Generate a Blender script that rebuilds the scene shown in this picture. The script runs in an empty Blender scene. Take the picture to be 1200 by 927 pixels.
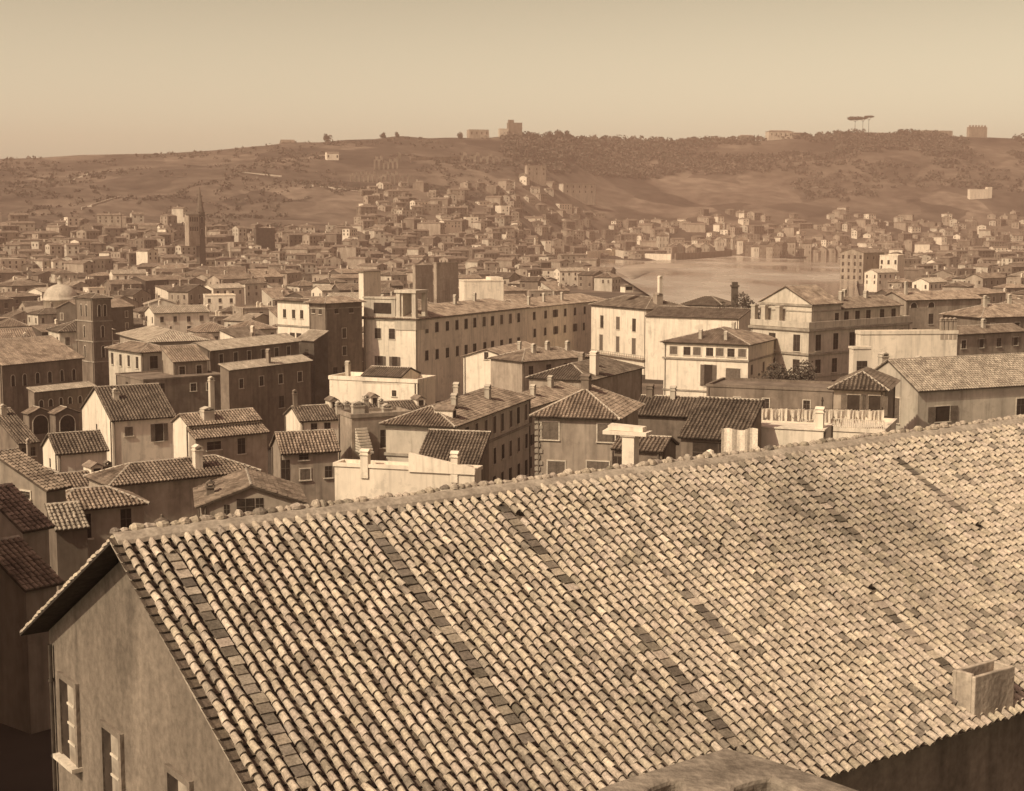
import bpy, math, random
from mathutils import Vector, Matrix
from mathutils import noise as mnoise
random.seed(7)
R_ = math.radians
S = bpy.context.scene
COL = S.collection

# ------------------------------------------------------------------ camera
FPX, W0, H0 = 1728.0, 1200.0, 927.0        # focal length in pixels of a 1200 x 927 frame
TILT = math.atan(201 / FPX)
HC = 45.0                                  # eye height above the lower town
cam = bpy.data.cameras.new('camera'); camo = bpy.data.objects.new('camera', cam); COL.objects.link(camo)
cam.sensor_fit = 'HORIZONTAL'; cam.sensor_width = 36; cam.lens = FPX / W0 * 36
cam.clip_start = 0.5; cam.clip_end = 20000
camo.location = (0, 0, HC); camo.rotation_euler = (math.pi / 2 - TILT, 0, 0)
S.camera = camo
# ------------------------------------------------------------------ sky, sun, exposure
SUN_EL, SUN_AZ = R_(43), math.atan2(-0.67, -0.74)   # the sun stands behind and to the west of the viewer
wd = bpy.data.worlds.new('World'); S.world = wd; wd.use_nodes = True
nt = wd.node_tree; nt.nodes.clear()
sky = nt.nodes.new('ShaderNodeTexSky'); sky.sky_type = 'NISHITA'; sky.sun_disc = False
sky.sun_elevation = SUN_EL; sky.sun_rotation = math.pi / 2 - SUN_AZ
sky.dust_density = 3.0; sky.air_density = 1.0; sky.ozone_density = 1.0
bw = nt.nodes.new('ShaderNodeRGBToBW')
tcw = nt.nodes.new('ShaderNodeTexCoord'); sx = nt.nodes.new('ShaderNodeSeparateXYZ')
rp = nt.nodes.new('ShaderNodeValToRGB')        # the plate sees a pale horizon and a duller, warmer upper sky
for k, (po, c) in enumerate(((0.0, (1.85, 1.69, 1.19, 1)), (0.16, (.92, .82, .575, 1)), (.5, (.86, .55, .475, 1)))):
    el = rp.color_ramp.elements[k] if k < 2 else rp.color_ramp.elements.new(po)
    el.position = po; el.color = c
mx = nt.nodes.new('ShaderNodeVectorMath'); mx.operation = 'SCALE'
bg = nt.nodes.new('ShaderNodeBackground'); bg.inputs[1].default_value = 0.15
wo = nt.nodes.new('ShaderNodeOutputWorld')
lk = nt.links.new
lk(sky.outputs[0], bw.inputs[0]); lk(tcw.outputs['Generated'], sx.inputs[0]); lk(sx.outputs[2], rp.inputs[0])
lk(rp.outputs[0], mx.inputs[0]); lk(bw.outputs[0], mx.inputs[3]); lk(mx.outputs[0], bg.inputs[0]); lk(bg.outputs[0], wo.inputs[0])
sl = bpy.data.lights.new('sun', 'SUN'); so = bpy.data.objects.new('sun', sl); COL.objects.link(so)
sl.energy = 4.0; sl.angle = R_(0.6); sl.color = (1.0, .875, .63)
sdir = Vector((math.cos(SUN_AZ) * math.cos(SUN_EL), math.sin(SUN_AZ) * math.cos(SUN_EL), math.sin(SUN_EL)))
so.rotation_euler = sdir.to_track_quat('Z', 'Y').to_euler(); so.location = (-50, -50, 120)
S.view_settings.view_transform = 'Standard'; S.view_settings.look = 'None'
S.view_settings.exposure = 0.25; S.view_settings.gamma = 1
S.render.engine = 'CYCLES'
S.cycles.use_denoising = True
S.cycles.max_bounces = 5; S.cycles.diffuse_bounces = 3; S.cycles.volume_bounces = 1
S.cycles.sample_clamp_indirect = 4

# ------------------------------------------------------------------ where a sight line meets the place
def ray(px, py):
    x = (px - 600) / FPX; y = (463.5 - py) / FPX
    c, s = math.cos(TILT), math.sin(TILT)
    return Vector((x, c + y * s, -s + y * c))
def at_d(px, py, d):
    r = ray(px, py); return Vector((0, 0, HC)) + r * (d / r.y)
def at_z(px, py, z):
    r = ray(px, py); return Vector((0, 0, HC)) + r * ((z - HC) / r.z)
def proj(P):
    c, s = math.cos(TILT), math.sin(TILT)
    x, y, z = P[0], P[1], P[2] - HC
    d = y * c - z * s; u = y * s + z * c
    return (600 + FPX * x / d, 463.5 - FPX * u / d) if d > .1 else (-9999, -9999)
def ss(a, b, x):
    t = max(0.0, min(1.0, (x - a) / (b - a))); return t * t * (3 - 2 * t)
def lerp_table(tab, x):
    if x <= tab[0][0]: return tab[0][1]
    for (x0, y0), (x1, y1) in zip(tab, tab[1:]):
        if x <= x1: return y0 + (y1 - y0) * (x - x0) / (x1 - x0)
    return tab[-1][1]
def fbm(x, y, sc, seed=0.0):
    return mnoise.fractal(Vector((x / sc, y / sc, seed)), 1.0, 2.0, 4)

# ------------------------------------------------------------------ materials
def sep(v, warm=0.0):                      # everything in the place is seen in one warm tone
    return (v, v * (.875 - 1.45 * warm), v * (.71 - 1.6 * warm), 1)
def newmat(name):
    m = bpy.data.materials.new(name); m.use_nodes = True
    n = m.node_tree; b = n.nodes['Principled BSDF']
    b.inputs['Roughness'].default_value = .9
    b.inputs['Specular IOR Level'].default_value = .15
    return m, n, b
def mottled(name, c0, c1, scale=.6, streak=False, fine=6.0, bump=.0, rand=.0, lo=.35, hi=.65, detail=6, vcol=None, fa=.2):
    m, n, b = newmat(name); N = n.nodes.new; L = n.links.new
    tc = N('ShaderNodeTexCoord'); mp = N('ShaderNodeMapping')
    L(tc.outputs['Object'], mp.inputs[0])
    if streak: mp.inputs['Scale'].default_value = (1, 1, .3)
    a = N('ShaderNodeTexNoise'); a.inputs['Scale'].default_value = scale; a.inputs['Detail'].default_value = detail
    a.inputs['Roughness'].default_value = .65
    L(mp.outputs[0], a.inputs['Vector'])
    r = N('ShaderNodeValToRGB'); r.color_ramp.elements[0].position = lo; r.color_ramp.elements[1].position = hi
    r.color_ramp.elements[0].color = c0; r.color_ramp.elements[1].color = c1
    L(a.outputs[0], r.inputs[0])
    f = N('ShaderNodeTexNoise'); f.inputs['Scale'].default_value = fine; f.inputs['Detail'].default_value = 4
    L(tc.outputs['Object'], f.inputs['Vector'])
    fm = N('ShaderNodeMapRange'); fm.inputs[1].default_value = .3; fm.inputs[2].default_value = .7
    fm.inputs[3].default_value = 1 - fa; fm.inputs[4].default_value = 1 + fa * .9
    L(f.outputs[0], fm.inputs[0])
    sc = N('ShaderNodeVectorMath'); sc.operation = 'SCALE'
    L(r.outputs[0], sc.inputs[0]); L(fm.outputs[0], sc.inputs[3])
    out = sc.outputs[0]
    if rand:
        oi = N('ShaderNodeObjectInfo'); rm = N('ShaderNodeMapRange')
        rm.inputs[3].default_value = 1 - rand; rm.inputs[4].default_value = 1 + rand
        L(oi.outputs['Random'], rm.inputs[0])
        s2 = N('ShaderNodeVectorMath'); s2.operation = 'SCALE'; L(out, s2.inputs[0]); L(rm.outputs[0], s2.inputs[3]); out = s2.outputs[0]
    if vcol:
        at = N('ShaderNodeAttribute'); at.attribute_name = vcol
        s3 = N('ShaderNodeVectorMath'); s3.operation = 'MULTIPLY'; L(out, s3.inputs[0]); L(at.outputs['Color'], s3.inputs[1]); out = s3.outputs[0]
    L(out, b.inputs['Base Color'])
    if streak:
        m2 = N('ShaderNodeMapping'); m2.inputs['Scale'].default_value = (1.6, 1.6, .12); L(tc.outputs['Object'], m2.inputs[0])
        st = N('ShaderNodeTexNoise'); st.inputs['Scale'].default_value = 1.0; st.inputs['Detail'].default_value = 5; L(m2.outputs[0], st.inputs['Vector'])
        sr = N('ShaderNodeMapRange'); sr.inputs[1].default_value = .52; sr.inputs[2].default_value = .75; sr.inputs[3].default_value = 1; sr.inputs[4].default_value = .68
        L(st.outputs[0], sr.inputs[0])
        pt = N('ShaderNodeTexNoise'); pt.inputs['Scale'].default_value = .35; pt.inputs['Detail'].default_value = 8; pt.inputs['Roughness'].default_value = .7; L(tc.outputs['Object'], pt.inputs['Vector'])
        pr = N('ShaderNodeMapRange'); pr.inputs[1].default_value = .56; pr.inputs[2].default_value = .6; pr.inputs[3].default_value = 1; pr.inputs[4].default_value = .86
        L(pt.outputs[0], pr.inputs[0])
        mm = N('ShaderNodeMath'); mm.operation = 'MULTIPLY'; L(sr.outputs[0], mm.inputs[0]); L(pr.outputs[0], mm.inputs[1])
        s4 = N('ShaderNodeVectorMath'); s4.operation = 'SCALE'; L(out, s4.inputs[0]); L(mm.outputs[0], s4.inputs[3]); out = s4.outputs[0]
        L(out, b.inputs['Base Color'])
    if bump:
        bp = N('ShaderNodeBump'); bp.inputs['Strength'].default_value = bump; bp.inputs['Distance'].default_value = .05
        L(f.outputs[0], bp.inputs['Height']); L(bp.outputs[0], b.inputs['Normal'])
    return m
M = {}
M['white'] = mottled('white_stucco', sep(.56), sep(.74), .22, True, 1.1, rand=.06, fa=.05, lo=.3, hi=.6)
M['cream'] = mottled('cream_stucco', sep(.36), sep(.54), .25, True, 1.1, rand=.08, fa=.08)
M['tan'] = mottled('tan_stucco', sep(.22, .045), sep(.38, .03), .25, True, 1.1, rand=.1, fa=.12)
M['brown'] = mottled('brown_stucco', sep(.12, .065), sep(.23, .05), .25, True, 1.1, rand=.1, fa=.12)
M['brick'] = mottled('dark_brick', sep(.055, .07), sep(.105, .05), .4, False, 4.0, rand=.05)
M['trim'] = mottled('pale_stone_trim', sep(.42), sep(.6), .8, False, 5.0)
M['cornice'] = mottled('weathered_cornice', sep(.2, .02), sep(.36), .5, False, 3.0)
M['roof'] = mottled('weathered_roof_tile', sep(.10, .085), sep(.25, .055), .5, False, 2.2, rand=.22, vcol='tone')
M['roof_dark'] = mottled('dark_roof_tile', sep(.065, .07), sep(.16, .05), .5, False, 2.2, rand=.15, vcol='tone')
M['roof_pale'] = mottled('pale_roof_tile', sep(.2, .03), sep(.36, .01), .6, False, 2.5, rand=.1, vcol='tone')
M['cap'] = mottled('mortared_ridge', sep(.3, .02), sep(.5), 1.0, False, 4.0)
M['pane'] = mottled('window_dark', sep(.025, .12), sep(.05, .1), 1.0)
M['shutter'] = mottled('wooden_shutter', sep(.09, .06), sep(.15, .05), 1.2)
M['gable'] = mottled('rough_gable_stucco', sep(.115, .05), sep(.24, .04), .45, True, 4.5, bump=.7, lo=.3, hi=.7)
M['tile'] = mottled('fired_roof_tile', sep(.26, .03), sep(.44, .012), 2.2, False, 16.0, bump=.3, lo=.3, hi=.62, fa=.28, vcol='tone')
M['mortar'] = mottled('ridge_mortar', sep(.24, .03), sep(.4, .01), 1.5, False, 9.0, bump=.5)
M['stone'] = mottled('worn_travertine', sep(.10, .04), sep(.33, .015), 2.6, False, 16.0, bump=.45, lo=.3, hi=.7)
M['chimney_stucco'] = mottled('sooty_chimney_stucco', sep(.16, .04), sep(.42, .02), 1.1, True, 6.0, bump=.6, lo=.3, hi=.6, fa=.2)  # mottled stucco of the big roof's chimney
M['iron'] = mottled('dark_iron', sep(.04, .08), sep(.07, .06), 2)
M['soffit'] = mottled('shade_toned_soffit', sep(.03, .06), sep(.05, .05), 3)  # shade under the overhang put into the board colour; also floors the flue
M['bark'] = mottled('bark', sep(.05, .07), sep(.09, .05), 2)
M['leaf'] = mottled('dark_foliage', sep(.045, .06), sep(.11, .04), .25, False, .8, rand=.15)
M['leaf_far'] = mottled('hill_foliage', sep(.05, .05), sep(.11, .04), .02, False, .2, rand=.1)
M['cloth'] = mottled('white_linen', sep(.66), sep(.8), 1.5, True)
M['boat'] = mottled('boat_timber', sep(.05, .06), sep(.1, .05), 1)
M['ruin'] = mottled('ruined_masonry', sep(.10, .05), sep(.22, .04), .08, False, .4)

def ground_mat():
    m, n, b = newmat('hill_and_town_ground'); N = n.nodes.new; L = n.links.new
    g = N('ShaderNodeNewGeometry')
    a = N('ShaderNodeTexNoise'); a.inputs['Scale'].default_value = .006; a.inputs['Detail'].default_value = 8; a.inputs['Roughness'].default_value = .6
    v = N('ShaderNodeTexVoronoi'); v.inputs['Scale'].default_value = .011; v.inputs['Randomness'].default_value = .9
    f = N('ShaderNodeTexNoise'); f.inputs['Scale'].default_value = .05; f.inputs['Detail'].default_value = 6
    w = N('ShaderNodeVectorMath'); w.operation = 'ADD'
    wn = N('ShaderNodeTexNoise'); wn.inputs['Scale'].default_value = .01
    ws = N('ShaderNodeVectorMath'); ws.operation = 'SCALE'; ws.inputs[3].default_value = 60
    L(g.outputs['Position'], a.inputs['Vector']); L(g.outputs['Position'], f.inputs['Vector']); L(g.outputs['Position'], wn.inputs['Vector'])
    L(wn.outputs['Color'], ws.inputs[0]); L(g.outputs['Position'], w.inputs[0]); L(ws.outputs[0], w.inputs[1]); L(w.outputs[0], v.inputs['Vector'])
    r1 = N('ShaderNodeValToRGB'); r1.color_ramp.elements[0].position = .3; r1.color_ramp.elements[1].position = .7
    r1.color_ramp.elements[0].color = sep(.04, .085); r1.color_ramp.elements[1].color = sep(.13, .06)
    L(a.outputs[0], r1.inputs[0])
    hs = N('ShaderNodeSeparateColor'); L(v.outputs['Color'], hs.inputs[0])
    r2 = N('ShaderNodeMapRange'); r2.inputs[3].default_value = .5; r2.inputs[4].default_value = 1.55; L(hs.outputs[0], r2.inputs[0])
    r3 = N('ShaderNodeMapRange'); r3.inputs[1].default_value = .3; r3.inputs[2].default_value = .7; r3.inputs[3].default_value = .55; r3.inputs[4].default_value = 1.4; L(f.outputs[0], r3.inputs[0])
    mu = N('ShaderNodeMath'); mu.operation = 'MULTIPLY'; L(r2.outputs[0], mu.inputs[0]); L(r3.outputs[0], mu.inputs[1])
    sc = N('ShaderNodeVectorMath'); sc.operation = 'SCALE'; L(r1.outputs[0], sc.inputs[0]); L(mu.outputs[0], sc.inputs[3])
    L(sc.outputs[0], b.inputs['Base Color'])
    return m
M['ground'] = ground_mat()
def water_mat():
    m, n, b = newmat('river_water'); N = n.nodes.new; L = n.links.new
    b.inputs['Specular IOR Level'].default_value = .6
    g = N('ShaderNodeNewGeometry'); mp = N('ShaderNodeMapping'); mp.inputs['Scale'].default_value = (.012, .004, .01); L(g.outputs['Position'], mp.inputs[0])
    w = N('ShaderNodeTexNoise'); w.inputs['Scale'].default_value = 1.0; w.inputs['Detail'].default_value = 5; L(mp.outputs[0], w.inputs['Vector'])
    r = N('ShaderNodeMapRange'); r.inputs[1].default_value = .38; r.inputs[2].default_value = .62; r.inputs[3].default_value = .06; r.inputs[4].default_value = .3; L(w.outputs[0], r.inputs[0]); L(r.outputs[0], b.inputs['Roughness'])
    cr = N('ShaderNodeValToRGB'); cr.color_ramp.elements[0].position = .35; cr.color_ramp.elements[1].position = .65
    cr.color_ramp.elements[0].color = sep(.2, .03); cr.color_ramp.elements[1].color = sep(.46, .01); L(w.outputs[0], cr.inputs[0]); L(cr.outputs[0], b.inputs['Base Color'])
    t = N('ShaderNodeTexNoise'); t.inputs['Scale'].default_value = .1; t.inputs['Detail'].default_value = 3; L(g.outputs['Position'], t.inputs['Vector'])
    bp = N('ShaderNodeBump'); bp.inputs['Strength'].default_value = .3; bp.inputs['Distance'].default_value = .3
    L(t.outputs[0], bp.inputs['Height']); L(bp.outputs[0], b.inputs['Normal'])
    return m
M['water'] = water_mat()

# ------------------------------------------------------------------ mesh helpers
class MB:
    def __init__(s): s.v = []; s.f = []; s.m = []; s.t = []
    def face(s, pts, mi=0, tone=None):
        i = len(s.v); s.v.extend(pts); s.f.append(tuple(range(i, i + len(pts)))); s.m.append(mi); s.t.append(tone)
    def box(s, x0, x1, y0, y1, z0, z1, mi=0):
        p = [(x0, y0, z0), (x1, y0, z0), (x1, y1, z0), (x0, y1, z0), (x0, y0, z1), (x1, y0, z1), (x1, y1, z1), (x0, y1, z1)]
        i = len(s.v); s.v.extend(p)
        for q in ((0, 3, 2, 1), (4, 5, 6, 7), (0, 1, 5, 4), (1, 2, 6, 5), (2, 3, 7, 6), (3, 0, 4, 7)):
            s.f.append(tuple(i + k for k in q)); s.m.append(mi); s.t.append(None)
    def prism(s, poly, z0, z1, mi=0):
        n = len(poly); i = len(s.v)
        s.v.extend([(x, y, z0) for x, y in poly] + [(x, y, z1) for x, y in poly])
        s.f.append(tuple(i + k for k in reversed(range(n)))); s.f.append(tuple(i + n + k for k in range(n)))
        for k in range(n): s.f.append((i + k, i + (k + 1) % n, i + n + (k + 1) % n, i + n + k))
        s.m.extend([mi] * (n + 2)); s.t.extend([None] * (n + 2))
    def extrude(s, pts, d, mi=0):             # closed planar outline pushed along d
        n = len(pts); i = len(s.v)
        s.v.extend([tuple(p) for p in pts] + [tuple(Vector(p) + Vector(d)) for p in pts])
        s.f.append(tuple(i + k for k in range(n))); s.f.append(tuple(i + n + k for k in reversed(range(n))))
        for k in range(n): s.f.append((i + (k + 1) % n, i + k, i + n + k, i + n + (k + 1) % n))
        s.m.extend([mi] * (n + 2)); s.t.extend([None] * (n + 2))
    def lathe(s, prof, cx=0, cy=0, seg=16, mi=0):
        i = len(s.v)
        for r, z in prof:
            for k in range(seg):
                a = 2 * math.pi * k / seg; s.v.append((cx + r * math.cos(a), cy + r * math.sin(a), z))
        for j in range(len(prof) - 1):
            for k in range(seg):
                k2 = (k + 1) % seg
                s.f.append((i + j * seg + k, i + j * seg + k2, i + (j + 1) * seg + k2, i + (j + 1) * seg + k)); s.m.append(mi); s.t.append(None)
    def tube(s, p, q, r0, r1, seg=6, mi=0):
        p, q = Vector(p), Vector(q); d = (q - p).normalized()
        a = d.orthogonal().normalized(); b = d.cross(a); i = len(s.v)
        for c, r in ((p, r0), (q, r1)):
            for k in range(seg):
                t = 2 * math.pi * k / seg; s.v.append(tuple(c + a * (r * math.cos(t)) + b * (r * math.sin(t))))
        for k in range(seg):
            k2 = (k + 1) % seg
            s.f.append((i + k, i + k2, i + seg + k2, i + seg + k)); s.m.append(mi); s.t.append(None)
        s.f.append(tuple(i + seg + k for k in range(seg))); s.m.append(mi); s.t.append(None)
    def mesh(s, name, mats, smooth=False):
        me = bpy.data.meshes.new(name); me.from_pydata([tuple(v) for v in s.v], [], s.f)
        for m in (mats if isinstance(mats, (list, tuple)) else [mats]): me.materials.append(m)
        me.polygons.foreach_set('material_index', s.m)
        if smooth: me.polygons.foreach_set('use_smooth', [True] * len(s.f))
        if True:
            at = me.color_attributes.new('tone', 'FLOAT_COLOR', 'CORNER')
            buf = []
            for f, t in zip(s.f, s.t):
                t = t or (1, 1, 1); buf.extend([t[0], t[1], t[2], 1.0] * len(f))
            at.data.foreach_set('color', buf)
        me.update(); return me
def link(name, data, parent=None, loc=None, rz=None, scale=None):
    o = bpy.data.objects.new(name, data); COL.objects.link(o)
    if parent is not None: o.parent = parent
    if loc is not None: o.location = loc
    if rz is not None: o.rotation_euler = (0, 0, rz)
    if scale is not None: o.scale = scale
    return o
def obj(name, mb, mats, parent=None, smooth=False, **k):
    return link(name, mb.mesh(name, mats, smooth), parent, **k)
def tag(o, label=None, cat=None, group=None, kind=None):
    if label: o['label'] = label
    if cat: o['category'] = cat
    if group: o['group'] = group
    if kind: o['kind'] = kind
    return o

# ------------------------------------------------------------------ terrain and river
SKYLINE = [(-200, 189), (0, 186), (100, 182), (250, 177), (330, 168), (400, 165), (470, 160), (530, 162), (600, 160), (700, 163), (800, 165), (900, 163), (1000, 156), (1060, 156), (1150, 160), (1200, 163), (1400, 168)]
HILL0 = [(-200, 980), (100, 1020), (300, 1120), (450, 1250), (600, 1500), (700, 1900), (1400, 1950)]
HILLC = [(-200, 2100), (300, 2200), (600, 2350), (800, 2700), (1400, 2800)]
WATER_Z = 4.0
def base_z(y): return 16 * (1 - ss(70, 290, y)) + 6 * ss(600, 1500, y)
RIV = [at_z(px, py, WATER_Z).xy for px, py in ((640, 304), (716, 318), (742, 334), (764, 348), (790, 372), (880, 392), (1010, 360), (1004, 335), (1006, 318), (990, 304), (980, 301), (960, 301), (900, 303), (860, 299), (800, 302), (760, 306), (700, 303))]
def riv_dist(x, y):                            # signed distance to the water's edge, negative in the river
    inside = False; best = 1e9; n = len(RIV)
    for i in range(n):
        a, b = RIV[i], RIV[(i + 1) % n]
        if (a.y > y) != (b.y > y) and x < (b.x - a.x) * (y - a.y) / (b.y - a.y) + a.x: inside = not inside
        ab = b - a; t = max(0, min(1, ((x - a.x) * ab.x + (y - a.y) * ab.y) / ab.length_squared))
        best = min(best, math.hypot(a.x + ab.x * t - x, a.y + ab.y * t - y))
    return -best if inside else best
RX = (min(p.x for p in RIV) - 80, max(p.x for p in RIV) + 80); RY = (min(p.y for p in RIV) - 80, max(p.y for p in RIV) + 80)
def zt(x, y):
    b = base_z(y)
    if y > 800:
        px = 600 + 1740 * x / y
        y0, yc = lerp_table(HILL0, px), lerp_table(HILLC, px)
        zc = HC + (262 - lerp_table(SKYLINE, px)) / 1740 * yc
        if y > y0:
            t = (y - y0) / (yc - y0)
            if t <= 1:
                n = fbm(x, y, 420, 3.1) * 16 + fbm(x, y, 130, 5.0) * 7
                b = b + (zc - b) * (t ** 1.08) + n * math.sin(math.pi * min(1, t * 1.02)) 
            else: b = zc - (y - yc) * .12
        if y > y0 - 200 or RX[0] < x < RX[1]: pass
    if RX[0] < x < RX[1] and RY[0] < y < RY[1]:
        d = riv_dist(x, y); w = ss(-10, 35, d)
        b = (WATER_Z - 3) * (1 - w) + b * w
    return b
mb = MB()
ys = [-30, 10, 40]; y = 40
while y < 3300: y += max(10, y * .014); ys.append(y)
ys += [3600, 4200, 5200, 7000]
NX = 150
for y in ys:
    hw = max(120, y * .46)
    for i in range(NX + 1):
        x = -hw + 2 * hw * i / NX; mb.v.append((x, y, zt(x, y)))
for j in range(len(ys) - 1):
    for i in range(NX):
        a = j * (NX + 1) + i; mb.f.append((a, a + 1, a + NX + 2, a + NX + 1)); mb.m.append(0); mb.t.append(None)
tag(obj('terrain', mb, M['ground'], smooth=True), kind='structure')
mb = MB(); mb.face([(p.x, p.y, WATER_Z) for p in RIV]); 
tag(obj('river_water', mb, M['water']), kind='structure')
M['sand'] = mottled('river_sand', sep(.24, .03), sep(.4, .02), .03, False, .2)
for k, pts in enumerate((((716, 317), (730, 311), (760, 308), (800, 309), (828, 311), (800, 314), (772, 317), (750, 324), (738, 330)), ((860, 309), (905, 307), (935, 309), (900, 312)))):
    q = [at_z(px, py, WATER_Z).xy for px, py in pts]; c = sum(q, Vector((0, 0))) / len(q); mb = MB()
    ring = [c + (p - c) * f for f in (1, .75, .4) for p in q]; n = len(q)
    mb.v = [(p.x, p.y, WATER_Z + (-.3, .5, .9)[i // n]) for i, p in enumerate(ring)] + [(c.x, c.y, WATER_Z + 1.1)]
    for j in range(2):
        for i in range(n): mb.f.append((j * n + i, j * n + (i + 1) % n, (j + 1) * n + (i + 1) % n, (j + 1) * n + i))
    for i in range(n): mb.f.append((2 * n + i, 2 * n + (i + 1) % n, 3 * n))
    mb.m = [0] * len(mb.f); mb.t = [None] * len(mb.f)
    tag(obj('sand_bank', mb, M['sand'], smooth=True), kind='structure')

# ------------------------------------------------------------------ roofs
def tiled(mb, O, eu, ev, en, L, Sl, a=0, b=0, detail=1, pitch=.45, row=.5, rnd=random, thick=.18):
    """One roof plane: eave line from O along eu (length L), slope ev (length Sl), cut by hips a / b at its ends."""
    O, eu, ev, en = Vector(O), Vector(eu), Vector(ev), Vector(en)
    P = lambda u, v, w=0: tuple(O + eu * u + ev * v + en * w)
    out = [(0, 0), (L, 0)] + ([(L - b, Sl), (a, Sl)] if L - a - b > .05 else [(a, Sl)])
    top = [P(u, v) for u, v in out]
    n0 = len(mb.t); mb.extrude(list(reversed([P(u, v) for u, v in out])), en * -thick)
    if detail: mb.t[n0:] = [(.42, .40, .385)] * (len(mb.t) - n0)  # bed under the covers toned down as painted channel shade
    tn = lambda: (lambda q: (q, q * .99, q * .97))(max(.45, min(1.5, rnd.gauss(1.22, .11 if detail == 1 else .15))))
    # extrude leaves the upper outline as its first face; nothing else lies in that plane
    if detail == 0: return
    def vmax(u):
        m = 1.0
        if a > 0: m = min(m, u / a)
        if b > 0: m = min(m, (L - u) / b)
        return Sl * max(0, m)
    n = max(2, int(L / pitch)); p = L / n; r = p * .31
    for k in range(n + (1 if a == 0 and b == 0 else 0)):
        u = (k if a == 0 and b == 0 else k + .5) * p
        u = min(max(u, r), L - r); vm = vmax(u)
        if vm < .3: continue
        if detail == 1:
            prof = [(-r, .01), (-r * .6, r * .75), (r * .6, r * .75), (r, .01)]
            cuts = max(1, int(vm / 1.3)); o0 = rnd.uniform(-.02, .02)
            i = len(mb.v)
            for c in range(cuts + 1):
                v = vm * c / cuts - (.06 if c == 0 else 0); du = rnd.uniform(-.025, .025); dw = rnd.uniform(-.015, .02)
                mb.v.extend(P(u + du + x, v, w + dw * (w > .02)) for x, w in prof)
            for c in range(cuts):
                tc_ = tn()
                for q in range(3):
                    s = i + c * 4 + q; mb.f.append((s, s + 1, s + 5, s + 4)); mb.m.append(0); mb.t.append(tc_)
            mb.f.append((i, i + 3, i + 2, i + 1)); mb.m.append(0); mb.t.append(None)
        else:
            v = -.08; 
            while v < vm - .1:
                v1 = min(v + row * 1.12, vm); du = rnd.uniform(-.03, .03); i = len(mb.v); dw = rnd.uniform(-.01, .02)
                for vv, rr, lift in ((v, r * 1.08, .05 + dw), (v1, r * .88, .0)):
                    mb.v.extend(P(u + du + rr * x, vv, lift + rr * w) for x, w in ((-1, -.1), (-.72, .66), (0, .95), (.72, .66), (1, -.1)))
                tc_ = tn()
                for q in range(4): mb.f.append((i + q, i + q + 1, i + 6 + q, i + 5 + q)); mb.m.append(0); mb.t.append(tc_)
                mb.f.append((i + 4, i + 3, i + 2, i + 1, i)); mb.m.append(0); mb.t.append(None)
                v += row
def cap_line(mb, p, q, r=.16):
    p, q = Vector(p), Vector(q); n = max(1, int((q - p).length / .6)); d = (q - p) / n
    for k in range(n): mb.tube(p + d * k, p + d * (k + 1.04), r * random.uniform(.95, 1.1), r * .85, 6)

WIN = {}
def window_mesh(w, h, kind):
    key = (round(w, 1), round(h, 1), kind)
    if key in WIN: return WIN[key]
    w, h = key[0], key[1]; m = MB()
    f = .14
    if kind == 'arch':
        pts = [(-w / 2, 0, 0), (w / 2, 0, 0)] + [(w / 2 * math.cos(t), 0, h - w / 2 + w / 2 * math.sin(t)) for t in [math.pi * k / 8 for k in range(9)]]
        m.extrude([(x, -.03, z) for x, _, z in pts], (0, .06, 0), 0)
        for k in range(1, 10):
            a, b = pts[k], pts[(k + 1)]
            m.tube((a[0], -.05, a[2]), (b[0], -.05, b[2]), .09, .09, 4, 1)
        m.tube((-w / 2, -.05, 0), (-w / 2, -.05, h - w / 2), .09, .09, 4, 1)
    else:
        m.box(-w / 2, w / 2, -.03, .1, 0, h, 0)
        if kind != 'bare':
            m.box(-w / 2 - f, -w / 2, -.08, .1, 0, h, 1); m.box(w / 2, w / 2 + f, -.08, .1, 0, h, 1)
            m.box(-w / 2 - f, w / 2 + f, -.1, .1, h, h + f, 1)
        m.box(-w / 2 - f * 1.3, w / 2 + f * 1.3, -.2, .1, -.14, 0, 1)
        if kind == 'shut':
            m.box(-w / 2 + .03, -.02, -.065, -.032, .03, h - .03, 2); m.box(.02, w / 2 - .03, -.065, -.032, .03, h - .03, 2)
        elif kind == 'open':
            m.box(-w - .02, -w / 2 - .02, -.14, -.09, .02, h - .02, 2); m.box(w / 2 + .02, w + .02, -.14, -.09, .02, h - .02, 2)
        else:
            m.box(-.035, .035, -.055, -.031, 0, h, 2); m.box(-w / 2, w / 2, -.054, -.032, h * .6, h * .6 + .06, 2)
    WIN[key] = m.mesh('window', [M['pane'], M['trim'], M['shutter']]); return WIN[key]
CHM = {}
def chimney_mesh(w, d, h, tone):
    key = (w, d, h, tone)
    if key not in CHM:
        m = MB(); m.box(-w / 2, w / 2, -d / 2, d / 2, -1.2, h); m.box(-w / 2 - .1, w / 2 + .1, -d / 2 - .1, d / 2 + .1, h, h + .12)
        m.box(-w / 2, -w / 2 + .14, -d / 2, d / 2, h + .12, h + .42); m.box(w / 2 - .14, w / 2, -d / 2, d / 2, h + .12, h + .42)
        m.extrude([(-w / 2 - .08, -d / 2 - .08, h + .42), (w / 2 + .08, -d / 2 - .08, h + .42), (0, -d / 2 - .08, h + .72)], (0, d + .16, 0))
        CHM[key] = m.mesh('chimney', M[tone])
    return CHM[key]
FOOT = []                                      # footprints already built on: (x, y, radius)

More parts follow.
